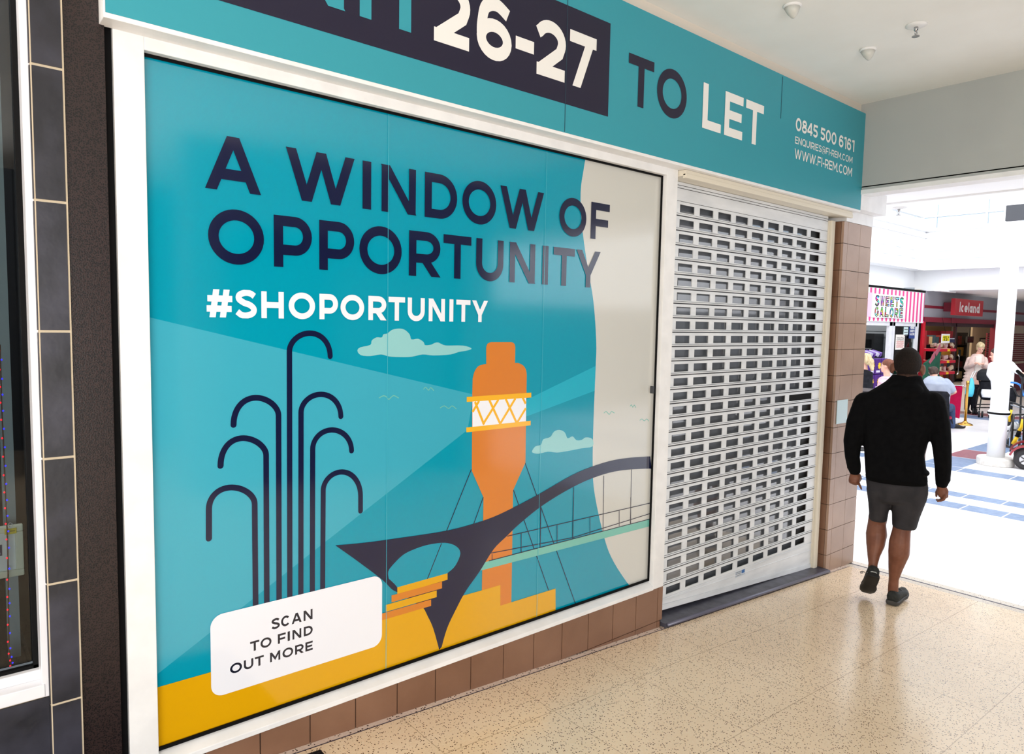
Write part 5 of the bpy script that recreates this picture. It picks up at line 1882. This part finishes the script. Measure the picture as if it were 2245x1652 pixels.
def hand(f, m, px, py, fo, dirv, s=1.0):
    """palm with four curled fingers and a thumb along dirv"""
    c_ = f.p(px, py, fo)
    d = Vector(dirv).normalized()
    a_ = d.cross(UP) if abs(d.z) < .9 else d.cross(Vector((1, 0, 0)))
    a_.normalize()
    n_ = a_.cross(d)
    m.ell(c_ + d * .04 * s, (.04 * s, .04 * s, .02 * s), Matrix((a_, d, n_)).transposed(), 12, 8)
    for q in range(4):
        b0 = c_ + d * .075 * s + a_ * (.027 - .018 * q) * s
        ln_ = (.04, .045, .042, .034)[q] * s
        m.cap(b0, .010 * s, b0 + d * ln_ - n_ * .012 * s, .009 * s, 8)
        m.cap(b0 + d * ln_ - n_ * .012 * s, .009 * s, b0 + d * ln_ * .9 - n_ * .04 * s, .008 * s, 8)
    m.cap(c_ + d * .02 * s + a_ * .035 * s, .012 * s, c_ + d * .06 * s + a_ * .055 * s - n_ * .02 * s, .009 * s, 8)


# seated man in grey shirt, back to us, elbow out to the right
F = Fig(16.4)
g0 = F.p(2060, 940)
p1 = thing('person', (g0.x, g0.y, 0), 'man in pale grey T-shirt seated with his back to us, head bowed', 'person')
m = MB()
c_, rt = head_at(F, m, 2047, 816, .22, 1.08, 0, -.6)
F.chain(m, [(2048, 822, .18, .06), (2050, 833, .06, .055)])
m.rings([F.ring(2036, 2070, 836, .07), F.ring(2031, 2079, 852, .10), F.ring(2036, 2078, 880, .10), F.ring(2038, 2078, 893, .12)])
F.chain(m, [(2075, 841, .02, .05), (2092, 858, .02, .047), (2083, 863, .24, .038), (2070, 866, .36, .03)])
F.chain(m, [(2033, 841, .02, .05), (2018, 856, .02, .047), (2028, 863, .24, .038), (2040, 866, .36, .03)])
hand(F, m, 2069, 867, .37, (-.5, .5, 0))
hand(F, m, 2041, 867, .37, (.7, .3, 0))
F.chain(m, [(2070, 893, .05, .09), (2084, 893, .42, .07), (2085, 915, .40, .055), (2086, 935, .36, .042)])
F.chain(m, [(2046, 893, .05, .09), (2048, 893, .45, .07), (2050, 915, .42, .055), (2051, 935, .38, .042)])
m.blob('body', SKIN_L, p1, .012, 4)
m = MB()
F.ell(m, 2047, 813, .20, (.088, .10, .10))
for q in range(16):
    F.ell(m, 2047 + rng.uniform(-10, 10), 811 + rng.uniform(-5, 6), .16 + rng.uniform(-.05, .08), (.025, .03, .025))
zc_ = F.p(2047, 821).z
m.blob('hair', M_HAIRD, p1, .01, 2, cut=lambda c2: c2.z < zc_ - .02)
m = MB()
m.rings([F.ring(2036, 2062, 824, .08, .08), F.ring(2026, 2076, 831, .12, .04), F.ring(2020, 2084, 840, .14), F.ring(2024, 2084, 860, .15), F.ring(2030, 2082, 885, .15), F.ring(2034, 2080, 893, .16)])
F.chain(m, [(2074, 838, .02, .085), (2084, 848, .02, .078), (2088.5, 855, .02, .066)])
F.chain(m, [(2034, 838, .02, .085), (2024, 848, .02, .078), (2020, 854, .02, .066)])
m.blob('t_shirt', noisy('pale_grey_jersey', (166, 174, 190), (152, 160, 178), 6, .85, .2, bump=.15, bscale=12), p1, .012, 3)
m = MB()
m.rings([F.ring(2034, 2082, 888, .17), F.ring(2033, 2083, 897, .18)])
F.chain(m, [(2070, 895, .05, .1), (2084, 893, .43, .085), (2086, 915, .41, .07), (2087, 934, .37, .065)])
F.chain(m, [(2046, 895, .05, .1), (2048, 893, .46, .085), (2050, 915, .43, .07), (2051, 934, .39, .065)])
m.blob('jeans', noisy('blue_denim', (52, 74, 112), (38, 54, 88), 14, .85), p1, .012, 3)
R_, Fw = F.ax(2086)
for px in (2084, 2049):
    hp = F.p(px, 941, .34)
    hp.z = .002
    shoe(p1, hp, Fw * .5 + R_ * .85, UP, .29, mat('black_shoe', (24, 24, 28), .5), M_SOLE)
# his chair with the black jacket over its back
ch = thing('cafe_chair', (g0.x, g0.y, 0), 'cafe chair under the seated man in grey, black jacket slung over it', 'chair')
sp = F.p(2058, 893, .2)
M_CH = mat('chair_black_metal', (20, 20, 22), .4)
m = MB().rings([[F.p(2058, 909, .2) + Vector((.23 * math.cos(t), .23 * math.sin(t), h)) for t in np.linspace(0, 2 * math.pi, 20, endpoint=False)] for h in (-.06, -.02)])
m.build('seat', mat('crimson_seat', (150, 14, 56), .6), ch, bevel=.004)
zs2_ = F.p(2058, 909, .2).z - .05
for sx, sy in ((-.18, -.18), (.18, -.18), (-.18, .18), (.18, .18)):
    b_ = F.p(2058, 897, .2)
    MB().tube([(b_.x + sx, b_.y + sy, zs2_), (b_.x + sx * 1.2, b_.y + sy * 1.2, .0)], .013, 8).build('leg', M_CH, ch)
m = MB().rings([F.ring(2036, 2080, 860, .015, -.26), F.ring(2036, 2080, 886, .015, -.24)])
m.build('backrest', mat('crimson_seat', (150, 14, 56), .6), ch)
for px in (2038, 2078):
    MB().tube([F.p(px, 862, -.24), F.p(px, 911, -.02)], .013, 8).build('back_post', M_CH, ch)
m = MB()
m.rings([F.ring(2038, 2078, 857, .04, -.33), F.ring(2034, 2081, 864, .05, -.34), F.ring(2042, 2082, 885, .05, -.34), F.ring(2056, 2082, 915, .05, -.34), F.ring(2064, 2083, 934, .04, -.33)])
F.ell(m, 2070, 866, -.34, (.1, .05, .06))
m.blob('jacket', M_BLK, None, .012, 3)
jk = COL.objects[-1] if False else [o for o in COL.objects if o.name == 'jacket'][0]
tag(jk, 'black jacket hanging off the back of the cafe chair', 'jacket')

# woman in the long pink padded coat
F = Fig(20.2)
g0 = F.p(2135, 903)
p2 = thing('person', (g0.x, g0.y, 0), 'blonde woman in long pink padded coat looking down at her hands', 'person')
m = MB()
c_, rt = head_at(F, m, 2149.5, 763, 0, 1.0, math.pi + .25, -.45)
F.chain(m, [(2147, 772, .02, .055), (2143, 782, .03, .065)])
m.rings([F.ring(2128, 2158, 783, .09), F.ring(2124, 2154, 800, .11), F.ring(2121, 2150, 825, .11), F.ring(2120, 2156, 842, .14)])
F.chain(m, [(2126, 788, .03, .05), (2119, 806, .0, .042), (2128, 800, -.22, .037), (2141, 795.5, -.32, .028)])
F.chain(m, [(2158, 788, .03, .05), (2162, 802, .0, .042), (2160, 802, -.2, .037), (2155, 797, -.3, .028)])
hand(F, m, 2140, 795.5, -.32, (.75, -.66, .05), .95)
hand(F, m, 2157, 798, -.3, (-.6, .55, .05), .95)
F.chain(m, [(2128, 842, .02, .085), (2122, 872, .02, .06), (2119, 897, .05, .04)])
F.chain(m, [(2142, 842, .0, .085), (2137, 872, -.03, .06), (2134, 897, 0, .04)])
m.blob('body', SKIN_L, p2, .012, 3)
face_marks(p2, c_, rt)
m = MB()
for oy, oz, r_ in ((-.03, .055, .088), (.0, .075, .08), (-.075, .02, .07)):
    m.ell(c_ + rt @ Vector((0, oy, oz)), (r_, r_ * 1.05, r_ * .9), rt)
m.ell(c_ + rt @ Vector((.055, -.02, .0)), (.03, .06, .07), rt)
m.ell(c_ + rt @ Vector((-.055, -.02, .0)), (.03, .06, .07), rt)
m.ell(c_ + rt @ Vector((0, -.09, .08)), (.05, .05, .045), rt)
m.blob('hair', M_HAIRB, p2, .01, 2)
m = MB()
prof = [(2136, 2156, 776), (2128, 2159, 782), (2122, 2161, 790), (2120, 2156, 806), (2115, 2147, 822), (2110, 2140, 836), (2105, 2132, 848)]
rg = []
for i, (a_, b_, py) in enumerate(prof):
    rg.append(F.ring(a_, b_, py, .13 + .012 * i, .03 * (i > 3)))
m.rings(rg)
for i in range(9):
    t_ = i / 8
    py = 790 + 56 * t_
    a_ = 2120 - 15 * t_
    b_ = 2156 - 24 * t_
    F.ell(m, (a_ + b_) / 2, py, .02, ((b_ - a_) / 2 * .0092, .165, .038))
F.ell(m, 2143, 780, .05, (.13, .11, .06))
for ch_ in (((2126, 788, .03, .072), (2119, 806, 0, .062), (2128, 801, -.2, .052), (2137, 797, -.28, .042)), ((2158, 788, .03, .072), (2162, 803, 0, .06), (2159, 803, -.2, .05), (2158, 799, -.26, .042))):
    F.chain(m, ch_)
m.blob('padded_coat', noisy('blush_quilted_nylon', (232, 206, 196), (214, 186, 176), 8, .5, .3, bump=.3, bscale=18), p2, .012, 2)
m = MB()
m.rings([F.ring(2138, 2154, 781, .03, -.14), F.ring(2136, 2152, 800, .03, -.17), F.ring(2136, 2154, 816, .03, -.17)])
m.blob('cream_jumper', mat('cream_knit', (228, 216, 206), .8), p2, .012, 2)
m = MB()
m.rings([F.ring(2119, 2150, 836, .12), F.ring(2118, 2150, 848, .13)])
F.chain(m, [(2128, 842, .02, .095), (2122, 872, .02, .07), (2119, 896, .05, .055)])
F.chain(m, [(2142, 842, .0, .095), (2137, 872, -.03, .07), (2134, 896, 0, .055)])
m.blob('black_trousers', M_BLK, p2, .012, 2)
R_, Fw = F.ax(2130)
for px in (2119, 2134):
    hp = F.p(px, 903, .05)
    hp.z = .002
    shoe(p2, hp, -Fw + R_ * .3, UP, .26, mat('black_shoe', (24, 24, 28), .5), M_SOLE)

# shopper in white behind the column, hand on the walking frame
F = Fig(16.6)
g0 = F.p(2200, 940)
p3 = thing('person', (g0.x, g0.y, 0), 'person in white jumper half hidden by the column, hand reaching to the right', 'person')
m = MB()
c_, rt = head_at(F, m, 2184, 777, 0, 1.05, math.pi * .62, -.3)
F.chain(m, [(2189, 784, 0, .06), (2194, 794, 0, .07)])
m.rings([F.ring(2178, 2214, 796, .1), F.ring(2174, 2222, 815, .12), F.ring(2178, 2216, 845, .12), F.ring(2180, 2216, 875, .13)])
F.chain(m, [(2214, 798, 0, .06), (2224, 808, -.1, .045), (2234, 816, -.25, .036), (2238, 817, -.3, .03)])
F.chain(m, [(2177, 800, 0, .06), (2171, 820, -.05, .045), (2178, 834, -.25, .036), (2180, 836, -.3, .03)])
hand(F, m, 2238, 817, -.3, (.9, -.3, -.1))
hand(F, m, 2180, 836, -.3, (.3, -.6, -.3))
F.chain(m, [(2188, 875, 0, .09), (2187, 905, 0, .06), (2186, 938, 0, .04)])
F.chain(m, [(2208, 875, 0, .09), (2209, 905, 0, .06), (2209, 938, 0, .04)])
m.blob('body', SKIN_L, p3, .012, 3)
face_marks(p3, c_, rt, 1.05)
m = MB()
m.ell(c_ + rt @ Vector((0, -.025, .05)), (.092, .105, .085), rt)
m.ell(c_ + rt @ Vector((0, -.075, -.0)), (.08, .06, .1), rt)
m.blob('hair', M_HAIRD, p3, .012, 2)
m = MB()
m.rings([F.ring(2184, 2206, 790, .08), F.ring(2172, 2218, 797, .12), F.ring(2169, 2224, 815, .15), F.ring(2172, 2222, 845, .16), F.ring(2174, 2220, 866, .16)])
F.chain(m, [(2214, 800, 0, .085), (2224, 808, -.1, .066), (2234, 815.5, -.24, .05)])
F.chain(m, [(2177, 802, 0, .085), (2171, 820, -.05, .066), (2178, 833, -.24, .05)])
m.blob('white_jumper', noisy('white_knit', (236, 238, 240), (222, 224, 228), 10, .85, .2, bump=.2, bscale=14), p3, .012, 2)
m = MB()
m.rings([F.ring(2176, 2219, 860, .13), F.ring(2178, 2218, 882, .14)])
F.chain(m, [(2188, 875, 0, .1), (2187, 905, 0, .075), (2186, 937, 0, .06)])
F.chain(m, [(2208, 875, 0, .1), (2209, 905, 0, .075), (2209, 937, 0, .06)])
m.blob('dark_trousers', M_BLK, p3, .012, 2)
R_, Fw = F.ax(2200)
for px in (2186, 2209):
    hp = F.p(px, 944, .05)
    hp.z = .002
    shoe(p3, hp, -Fw + R_ * .6, UP, .27, mat('grey_trainer', (150, 150, 154), .5), M_WHITE)

# two women sitting by the sweet stall


def sitter(dh, hx, hy, turn, label, hair_m, top_m, top_name, shoulders, lap, nod=-.1, hair_long=False, scarf=None, arm=None):
    f = Fig(dh)
    xl, xr, sy = shoulders
    g_ = f.p((xl + xr) / 2, 900)
    t = thing('person', (g_.x, g_.y, 0), label, 'person')
    m = MB()
    c2, r2 = head_at(f, m, hx, hy, 0, 1.05, turn, nod)
    cx_ = (xl + xr) / 2
    f.chain(m, [(hx, hy + 9, 0, .055), (cx_, sy - 3, 0, .065)])
    R_, Fw_ = f.ax(cx_)
    look = r2 @ Vector((0, 1, 0))
    look.z = 0
    look.normalize()
    base = f.p(cx_, sy)
    hip = Vector((base.x, base.y, .52))
    m.rings([f.ring(xl + 1, xr - 1, sy, .09), f.ring(xl + 1, xr - 1, sy + 14, .11), f.ring(xl + 3, xr - 3, sy + 40, .11)])
    sd = Vector((look.y, -look.x, 0))
    m.cap(f.p(cx_, sy + 30), .13, hip, .15)
    w2 = f.hw(xl, xr, sy)
    arms = []
    for sg in (-1, 1):
        sh = base + sd * (w2 * .95 * sg) - UP * .05
        el = sh - UP * .27 + look * .04 + sd * .04 * sg
        wr = el + look * .22 - UP * .02 - sd * .06 * sg
        m.cap(sh, .055, el, .043)
        m.cap(el, .043, wr, .03)
        m.ell(wr + look * .05, (.04, .04, .022))
        for q in range(4):
            b0 = wr + look * .08 + sd * (.024 - .016 * q)
            m.cap(b0, .0105, b0 + look * .045 - UP * .02, .009, 8)
        m.cap(wr + look * .02 + UP * .02, .012, wr + look * .07 + UP * .035 - sd * .02 * sg, .009, 8)
        arms.append((sh, el, wr))
        kn = hip + look * .42 + sd * .1 * sg
        m.cap(hip + sd * .09 * sg, .09, kn, .065)
        m.cap(kn, .06, Vector((kn.x, kn.y, .08)) + look * .03, .04)
        m.cap(Vector((kn.x, kn.y, .05)) + look * .0, .04, Vector((kn.x, kn.y, .04)) + look * .17, .032)
    m.blob('body', SKIN_L, t, .012, 3)
    face_marks(t, c2, r2, 1.05)
    m = MB()
    m.ell(c2 + r2 @ Vector((0, -.03, .05)), (.094, .105, .09), r2)
    m.ell(c2 + r2 @ Vector((0, -.075, .0)), (.088, .06, .09), r2)
    if hair_long:
        m.ell(c2 + r2 @ Vector((0, -.13, -.03)), (.05, .05, .07), r2)
        m.cap(c2 + r2 @ Vector((0, -.12, -.03)), .05, c2 + r2 @ Vector((0, -.14, -.17)), .03)
    else:
        for q in range(10):
            m.ell(c2 + r2 @ Vector((rng.uniform(-.07, .07), rng.uniform(-.11, .03), rng.uniform(.02, .12))), (.03, .03, .03), r2, 10, 6)
    m.blob('hair', hair_m, t, .012, 2)
    m = MB()
    m.rings([f.ring(cx_ - 6, cx_ + 6, sy - 6, .07), f.ring(xl - 1, xr + 1, sy, .115), f.ring(xl - 1, xr + 1, sy + 14, .14), f.ring(xl + 1, xr - 1, sy + 40, .14)])
    m.cap(f.p(cx_, sy + 30), .155, hip + UP * .04, .165)
    for sh, el, wr in arms:
        m.cap(sh, .075, el, .06)
        m.cap(el, .06, el + (wr - el) * .8, .045)
    m.blob(top_name, top_m, t, .012, 2)
    if scarf:
        m = MB()
        f.ell(m, cx_, sy - 4, 0, (.13, .12, .05))
        f.ell(m, cx_, sy + 3, -.03, (.16, .14, .06), pitch=.2)
        m.cap(base + look * .1, .06, base + look * .14 - UP * .28, .05)
        m.blob('scarf', scarf, t, .012, 2)
    m = MB()
    m.cap(hip, .165, hip + UP * .02, .165)
    for sg in (-1, 1):
        kn = hip + look * .42 + sd * .1 * sg
        m.cap(hip + sd * .09 * sg, .11, kn, .08)
        m.cap(kn, .078, Vector((kn.x, kn.y, .14)) + look * .03, .058)
    m.blob('trousers', M_BLK, t, .014, 2)
    # stool
    s_ = thing('cafe_stool', (hip.x, hip.y, 0), 'dark round stool under the ' + label.split(' seated')[0], 'stool')
    MB().lathe((hip.x, hip.y, .305), [(.17, 0), (.18, .01), (.18, .03), (.15, .035)], 24).build('seat', M_CH, s_)
    for k in range(4):
        a_ = math.pi / 4 + k * math.pi / 2
        MB().tube([(hip.x + .12 * math.cos(a_), hip.y + .12 * math.sin(a_), .305), (hip.x + .17 * math.cos(a_), hip.y + .17 * math.sin(a_), 0)], .012, 8).build('leg', M_CH, s_)
    return t


sitter(15.6, 1943.5, 802, math.pi * .42, 'woman with auburn hair and pink scarf seated in profile', M_HAIRR, noisy('pale_pink_knit', (232, 206, 214), (220, 190, 200), 10, .85), 'pink_cardigan', (1928, 1962, 833), 0, nod=-.15,
       scarf=noisy('pink_scarf', (238, 196, 208), (222, 172, 190), 20, .85, bump=.3, bscale=20))
sitter(14.4, 1894.5, 790, math.pi * .35, 'blonde woman in black top seated at the edge of the pilaster', M_HAIRB, M_BLK, 'black_top', (1876, 1913, 815), 0, nod=-.1, hair_long=True)
F = Fig(12.8)
tp = F.p(1893, 853)
tb = thing('cafe_table', (tp.x, tp.y, 0), 'dark cafe table seen between the pilaster and the walking man', 'table')
MB().bb(tp.x - .3, tp.x + .3, tp.y - .2, tp.y + .35, tp.z - .03, tp.z).build('table_top', mat('dark_table', (42, 34, 38), .5), tb, bevel=.004)
MB().lathe((tp.x, tp.y + .08, 0), [(.22, 0), (.22, .015), (.04, .04), (.035, tp.z - .03)], 24).build('pedestal', M_CH, tb, smooth=True)

# ---- pushchair
F = Fig(19.6)
g0 = F.p(2158, 903)
pc = thing('pushchair', (g0.x, g0.y, 0), 'black pushchair with a hooded canopy in front of the woman in pink', 'pushchair')
m = MB()
m.rings([F.ring(2141, 2181, 834, .16), F.ring(2140, 2182, 824, .18), F.ring(2143, 2180, 815, .17), F.ring(2150, 2174, 809.5, .1)])
m.blob('canopy', noisy('black_pram_fabric', (16, 18, 24), (24, 26, 34), 8, .8), pc, .012, 2)
m = MB()
m.rings([F.ring(2148, 2180, 835, .14), F.ring(2148, 2180, 855, .13, -.05), F.ring(2146, 2178, 868, .13, -.14), F.ring(2152, 2174, 876, .1, -.12)])
m.blob('seat', M_BLK, pc, .012, 2)
m = MB()
m.rings([F.ring(2152, 2174, 853, .05, -.20), F.ring(2150, 2175, 862, .05, -.25), F.ring(2153, 2172, 871, .04, -.27)])
m.blob('blanket', mat('pale_blanket', (222, 222, 226), .8), pc, .012, 2)
for pts in (((2146, 830, .1), (2152, 866, -.05), (2147, 899, -.25)), ((2180, 830, .1), (2178, 866, -.05), (2172, 899, -.25)), ((2146, 850, .15), (2140, 880, .25), (2135, 896, .3)), ((2180, 850, .15), (2182, 880, .25), (2180, 896, .3)),
            ((2138, 886, .22), (2180, 886, .22)), ((2134, 893, .3), (2182, 893, .3))):
    MB().tube([F.p(*p) for p in pts], .014, 8).build('frame_tube', M_CH, pc, smooth=True)
for px, py, fo in ((2147, 899, -.28), (2154, 900, -.28), (2170, 899, -.28), (2177, 899, -.28), (2134, 895.5, .3), (2141, 895.5, .3), (2178, 895.5, .3)):
    c2 = F.p(px, py, fo)
    c2.z = .075
    R_, Fw = F.ax(px)
    m = MB()
    M3 = Matrix((Fw, UP, R_)).transposed()
    m.rings([[c2 + M3 @ Vector((r_ * math.cos(t_), r_ * math.sin(t_), h_)) for t_ in np.linspace(0, 2 * math.pi, 20, endpoint=False)] for r_, h_ in ((.03, -.016), (.065, -.02), (.075, -.01), (.075, .01), (.065, .02), (.03, .016))])
    m.build('wheel', mat('tyre_black', (20, 20, 22), .7), pc, smooth=False)
F = Fig(19.3)
m = MB()
m.rings([F.ring(2128, 2133, 828, .03), F.ring(2124, 2136, 838, .06), F.ring(2117, 2137, 850, .08), F.ring(2115, 2135, 862, .08), F.ring(2119, 2132, 869, .05)])
b_ = m.blob('carrier_bag', noisy('turquoise_plastic', (64, 186, 216), (96, 204, 226), 5, .35, .4, bump=.3, bscale=10), None, .012, 2)
hb = thing('shopping_bag', F.p(2126, 869), 'turquoise carrier bag hanging from the handle of the pushchair', 'bag')
b_.name = 'bag_body'
b_.parent = hb
b_.matrix_parent_inverse = Matrix.Translation(-hb.location)
MB().tube([F.p(2127, 830), F.p(2133, 816, .1), F.p(2140, 812, .2), F.p(2136, 820, .05), F.p(2131, 829)], .008, 6).build('bag_handle', mat('bag_white', (226, 232, 232), .4), hb, smooth=True)

# ---- walking frame with blue tubing, right of the column
F = Fig(14.6)
g0 = F.p(2235, 960)
wf = thing('walking_frame', (g0.x, g0.y, 0), 'walking frame with blue and black tubing right of the white column', 'walking frame')
M_BT = mat('blue_tube', (52, 130, 214), .3, .5)
M_GT = mat('grey_tube', (170, 174, 180), .3, .5, .6)
for pts, mm, rd in ((((2206, 837, 0), (2226, 839, 0), (2238, 846, 0), (2244, 866, 0), (2262, 868, 0)), M_BT, .016), (((2206, 845, .05), (2220, 848, .05), (2230, 866, .05), (2240, 868, .05), (2262, 862, .05)), M_CH, .014),
                    (((2206, 878, .0), (2226, 884, 0), (2245, 892, 0), (2262, 896, 0)), M_CH, .016), (((2206, 884, .1), (2228, 890, .1), (2246, 898, .1)), M_GT, .012), (((2216, 850, .1), (2212, 910, .1), (2210, 958, .1)), M_CH, .016),
                    (((2243, 820, -.1), (2238, 880, 0), (2236, 958, 0)), M_CH, .016), (((2229, 814, -.2), (2236, 822, -.15), (2246, 838, 0), (2262, 850, 0)), M_CH, .015)):
    MB().tube([F.p(*p) for p in smoothpts([tuple(map(float, p)) for p in pts], 4)], rd, 8).build('frame_tube', mm, wf, smooth=True)
MB().tube([F.p(2230, 812, -.25), F.p(2244, 824, -.15)], .024, 10).build('grip', M_BLACK, wf, smooth=True)
m = MB()
m.rings([F.ring(2213, 2228, 850, .05, .1), F.ring(2212, 2229, 868, .07, .1), F.ring(2212, 2227, 882, .05, .1)])
m.blob('pouch', M_BLK, wf, .012, 2)
for px in (2210, 2236):
    c2 = F.p(px, 958, .05)
    c2.z = .09
    R_, Fw = F.ax(px)
    M3 = Matrix((Fw, UP, R_)).transposed()
    m = MB().rings([[c2 + M3 @ Vector((r_ * math.cos(t_), r_ * math.sin(t_), h_)) for t_ in np.linspace(0, 2 * math.pi, 20, endpoint=False)] for r_, h_ in ((.03, -.016), (.08, -.018), (.09, -.01), (.09, .01), (.08, .018), (.03, .016))])
    m.build('wheel', mat('tyre_black', (20, 20, 22), .7), wf)

# ---- folding trolley with yellow grips
F = Fig(13.2)
g0 = F.p(2225, 985)
ft = thing('folding_trolley', (g0.x, g0.y, 0), 'black folding trolley with yellow handles beside the column', 'trolley')
M_YG = mat('yellow_grip', (240, 200, 20), .4)
for pts, mm, rd in ((((2222, 908, 0), (2219, 945, 0), (2216, 990, 0)), M_CH, .018), (((2206, 906, .1), (2224, 909, .05), (2246, 908, .0)), M_CH, .014), (((2206, 975, .1), (2220, 984, 0), (2246, 982, 0)), M_CH, .02),
                    (((2206, 945, .1), (2224, 942, 0), (2246, 944, 0)), M_CH, .012), (((2208, 962, .05), (2216, 935, .0), (2222, 912, 0)), M_GT, .01), (((2228, 924, 0), (2233, 932, 0), (2230, 945, 0)), M_GT, .016), (((2246, 912, 0), (2243, 990, 0)), M_CH, .018)):
    MB().tube([F.p(*p) for p in pts], rd, 8).build('frame_tube', mm, ft, smooth=True)
MB().tube([F.p(2241, 918, -.05), F.p(2239, 936, -.05), F.p(2235, 944, -.05)], [.012, .02, .03], 10).build('grip', M_YG, ft, smooth=True)
MB().tube([F.p(2235, 944, -.05), F.p(2230, 957, -.05)], .03, 10).build('grip_collar', M_BLACK, ft, smooth=True)
MB().tube([F.p(2230, 957, -.05), F.p(2221, 973, -.05)], [.026, .03], 10).build('grip', M_YG, ft, smooth=True)
MB().tube([F.p(2218, 898, 0), F.p(2213, 912, 0), F.p(2214, 924, 0)], .018, 8).build('grip', M_YG, ft, smooth=True)
m = MB()
for px in (2209, 2218, 2226):
    F.ell(m, px, 935 + (px % 5) * 3, .12, (.05, .05, .1))
m.blob('canvas_bag', mat('pale_canvas', (214, 216, 220), .8), ft, .012, 2)

# ---- mobility scooter, only its near wheel and fender show
wc2 = PH(2241.5, 1005, 12.35)
rw = wc2.z
if rw < .05: rw = .14
cx2 = onZ(2241, 1028)
sc2 = thing('mobility_scooter', (cx2.x, cx2.y, 0), 'red and black mobility scooter, its wheel showing at the right edge', 'scooter')
fd = Vector((1, -.25, 0)).normalized()
sd2 = Vector((fd.y, -fd.x, 0))
RW = .145


def wheel3(c2, n2, par):
    u_ = n2.cross(UP).normalized()
    M3 = Matrix((u_, UP, n2)).transposed()
    m = MB().rings([[c2 + M3 @ Vector((r_ * math.cos(t_), r_ * math.sin(t_), h_)) for t_ in np.linspace(0, 2 * math.pi, 32, endpoint=False)] for r_, h_ in ((.075, -.042), (.12, -.045), (RW, -.028), (RW, .028), (.12, .045), (.075, .042))])
    w_ = m.build('wheel', mat('tyre_grey_black', (44, 42, 44), .75), par)
    m = MB().rings([[c2 + M3 @ Vector((r_ * math.cos(t_), r_ * math.sin(t_), h_)) for t_ in np.linspace(0, 2 * math.pi, 24, endpoint=False)] for r_, h_ in ((.074, -.044), (.074, -.03), (.02, -.034), (.02, -.05))])
    m.build('hub', mat('hub_silver', (206, 206, 210), .3, .5, .5), w_)
    for k in range(5):
        a_ = k * 2 * math.pi / 5
        MB().tube([c2 + M3 @ Vector((.02 * math.cos(a_), .02 * math.sin(a_), -.046)), c2 + M3 @ Vector((.072 * math.cos(a_), .072 * math.sin(a_), -.044))], .009, 6).build('spoke', mat('hub_dark', (60, 56, 58), .5), w_)
    MB().ell(c2 + M3 @ Vector((0, 0, -.05)), (.016, .016, .016)).build('hub_cap', mat('hub_red', (190, 30, 40), .4), w_, smooth=True)


base2 = Vector((cx2.x, cx2.y, RW))
nview = -F.ax(2240)[1]
nv = Vector((nview.x, nview.y, 0)).normalized()
lat = Vector((-nv.y, nv.x, 0))
if lat.dot(F.ax(2240)[0]) < 0: lat = -lat
nx = -nv
for o_ in (Vector((0, 0, 0)), nx * .55, lat * .95, lat * .95 + nx * .55):
    wheel3(base2 + o_ + lat * .03, nx, sc2)
mid = base2 + nx * .275 + lat * .5
for o_ in (0, .55):
    m = MB()
    for (l0, h0) in ((0, 0),):
        c2 = base2 + nx * o_ + lat * .03
        rg = []
        for t_ in np.linspace(.25, math.pi - .2, 9):
            v = lat * (-(RW + .035) * math.cos(t_)) + UP * ((RW + .035) * math.sin(t_))
            rg.append([c2 + v * 1.0 + nx * -.06, c2 + v * 1.14 + nx * -.06, c2 + v * 1.14 + nx * .06, c2 + v * 1.0 + nx * .06])
        m.rings(rg)
    m.build('fender', mat('scooter_red', (150, 34, 48), .25, .5, 0, coat=.6), sc2)
M3 = Matrix((lat, nx, UP)).transposed()
MB().box(mid + UP * .0, (1.0, .5, .08), R=M3).build('deck', mat('scooter_black', (24, 24, 26), .5), sc2, bevel=.01)
MB().box(mid - lat * .25 + UP * .2, (.4, .42, .34), R=M3).build('battery_cover', mat('scooter_red', (150, 34, 48), .25), sc2, bevel=.03)
MB().box(mid - lat * .22 + UP * .45, (.42, .46, .1), R=M3).build('seat', M_BLACK, sc2, bevel=.03)
MB().box(mid - lat * .40 + UP * .72, (.09, .44, .5), R=M3).build('backrest', M_BLACK, sc2, bevel=.03)
MB().tube([mid + lat * .45 + UP * .04, mid + lat * .32 + UP * .75], .03, 10).build('tiller', M_BLACK, sc2, smooth=True)
MB().tube([mid + lat * .3 - nx * .25 + UP * .78, mid + lat * .3 + nx * .25 + UP * .78], .018, 8).build('handlebar', M_BLACK, sc2, smooth=True)
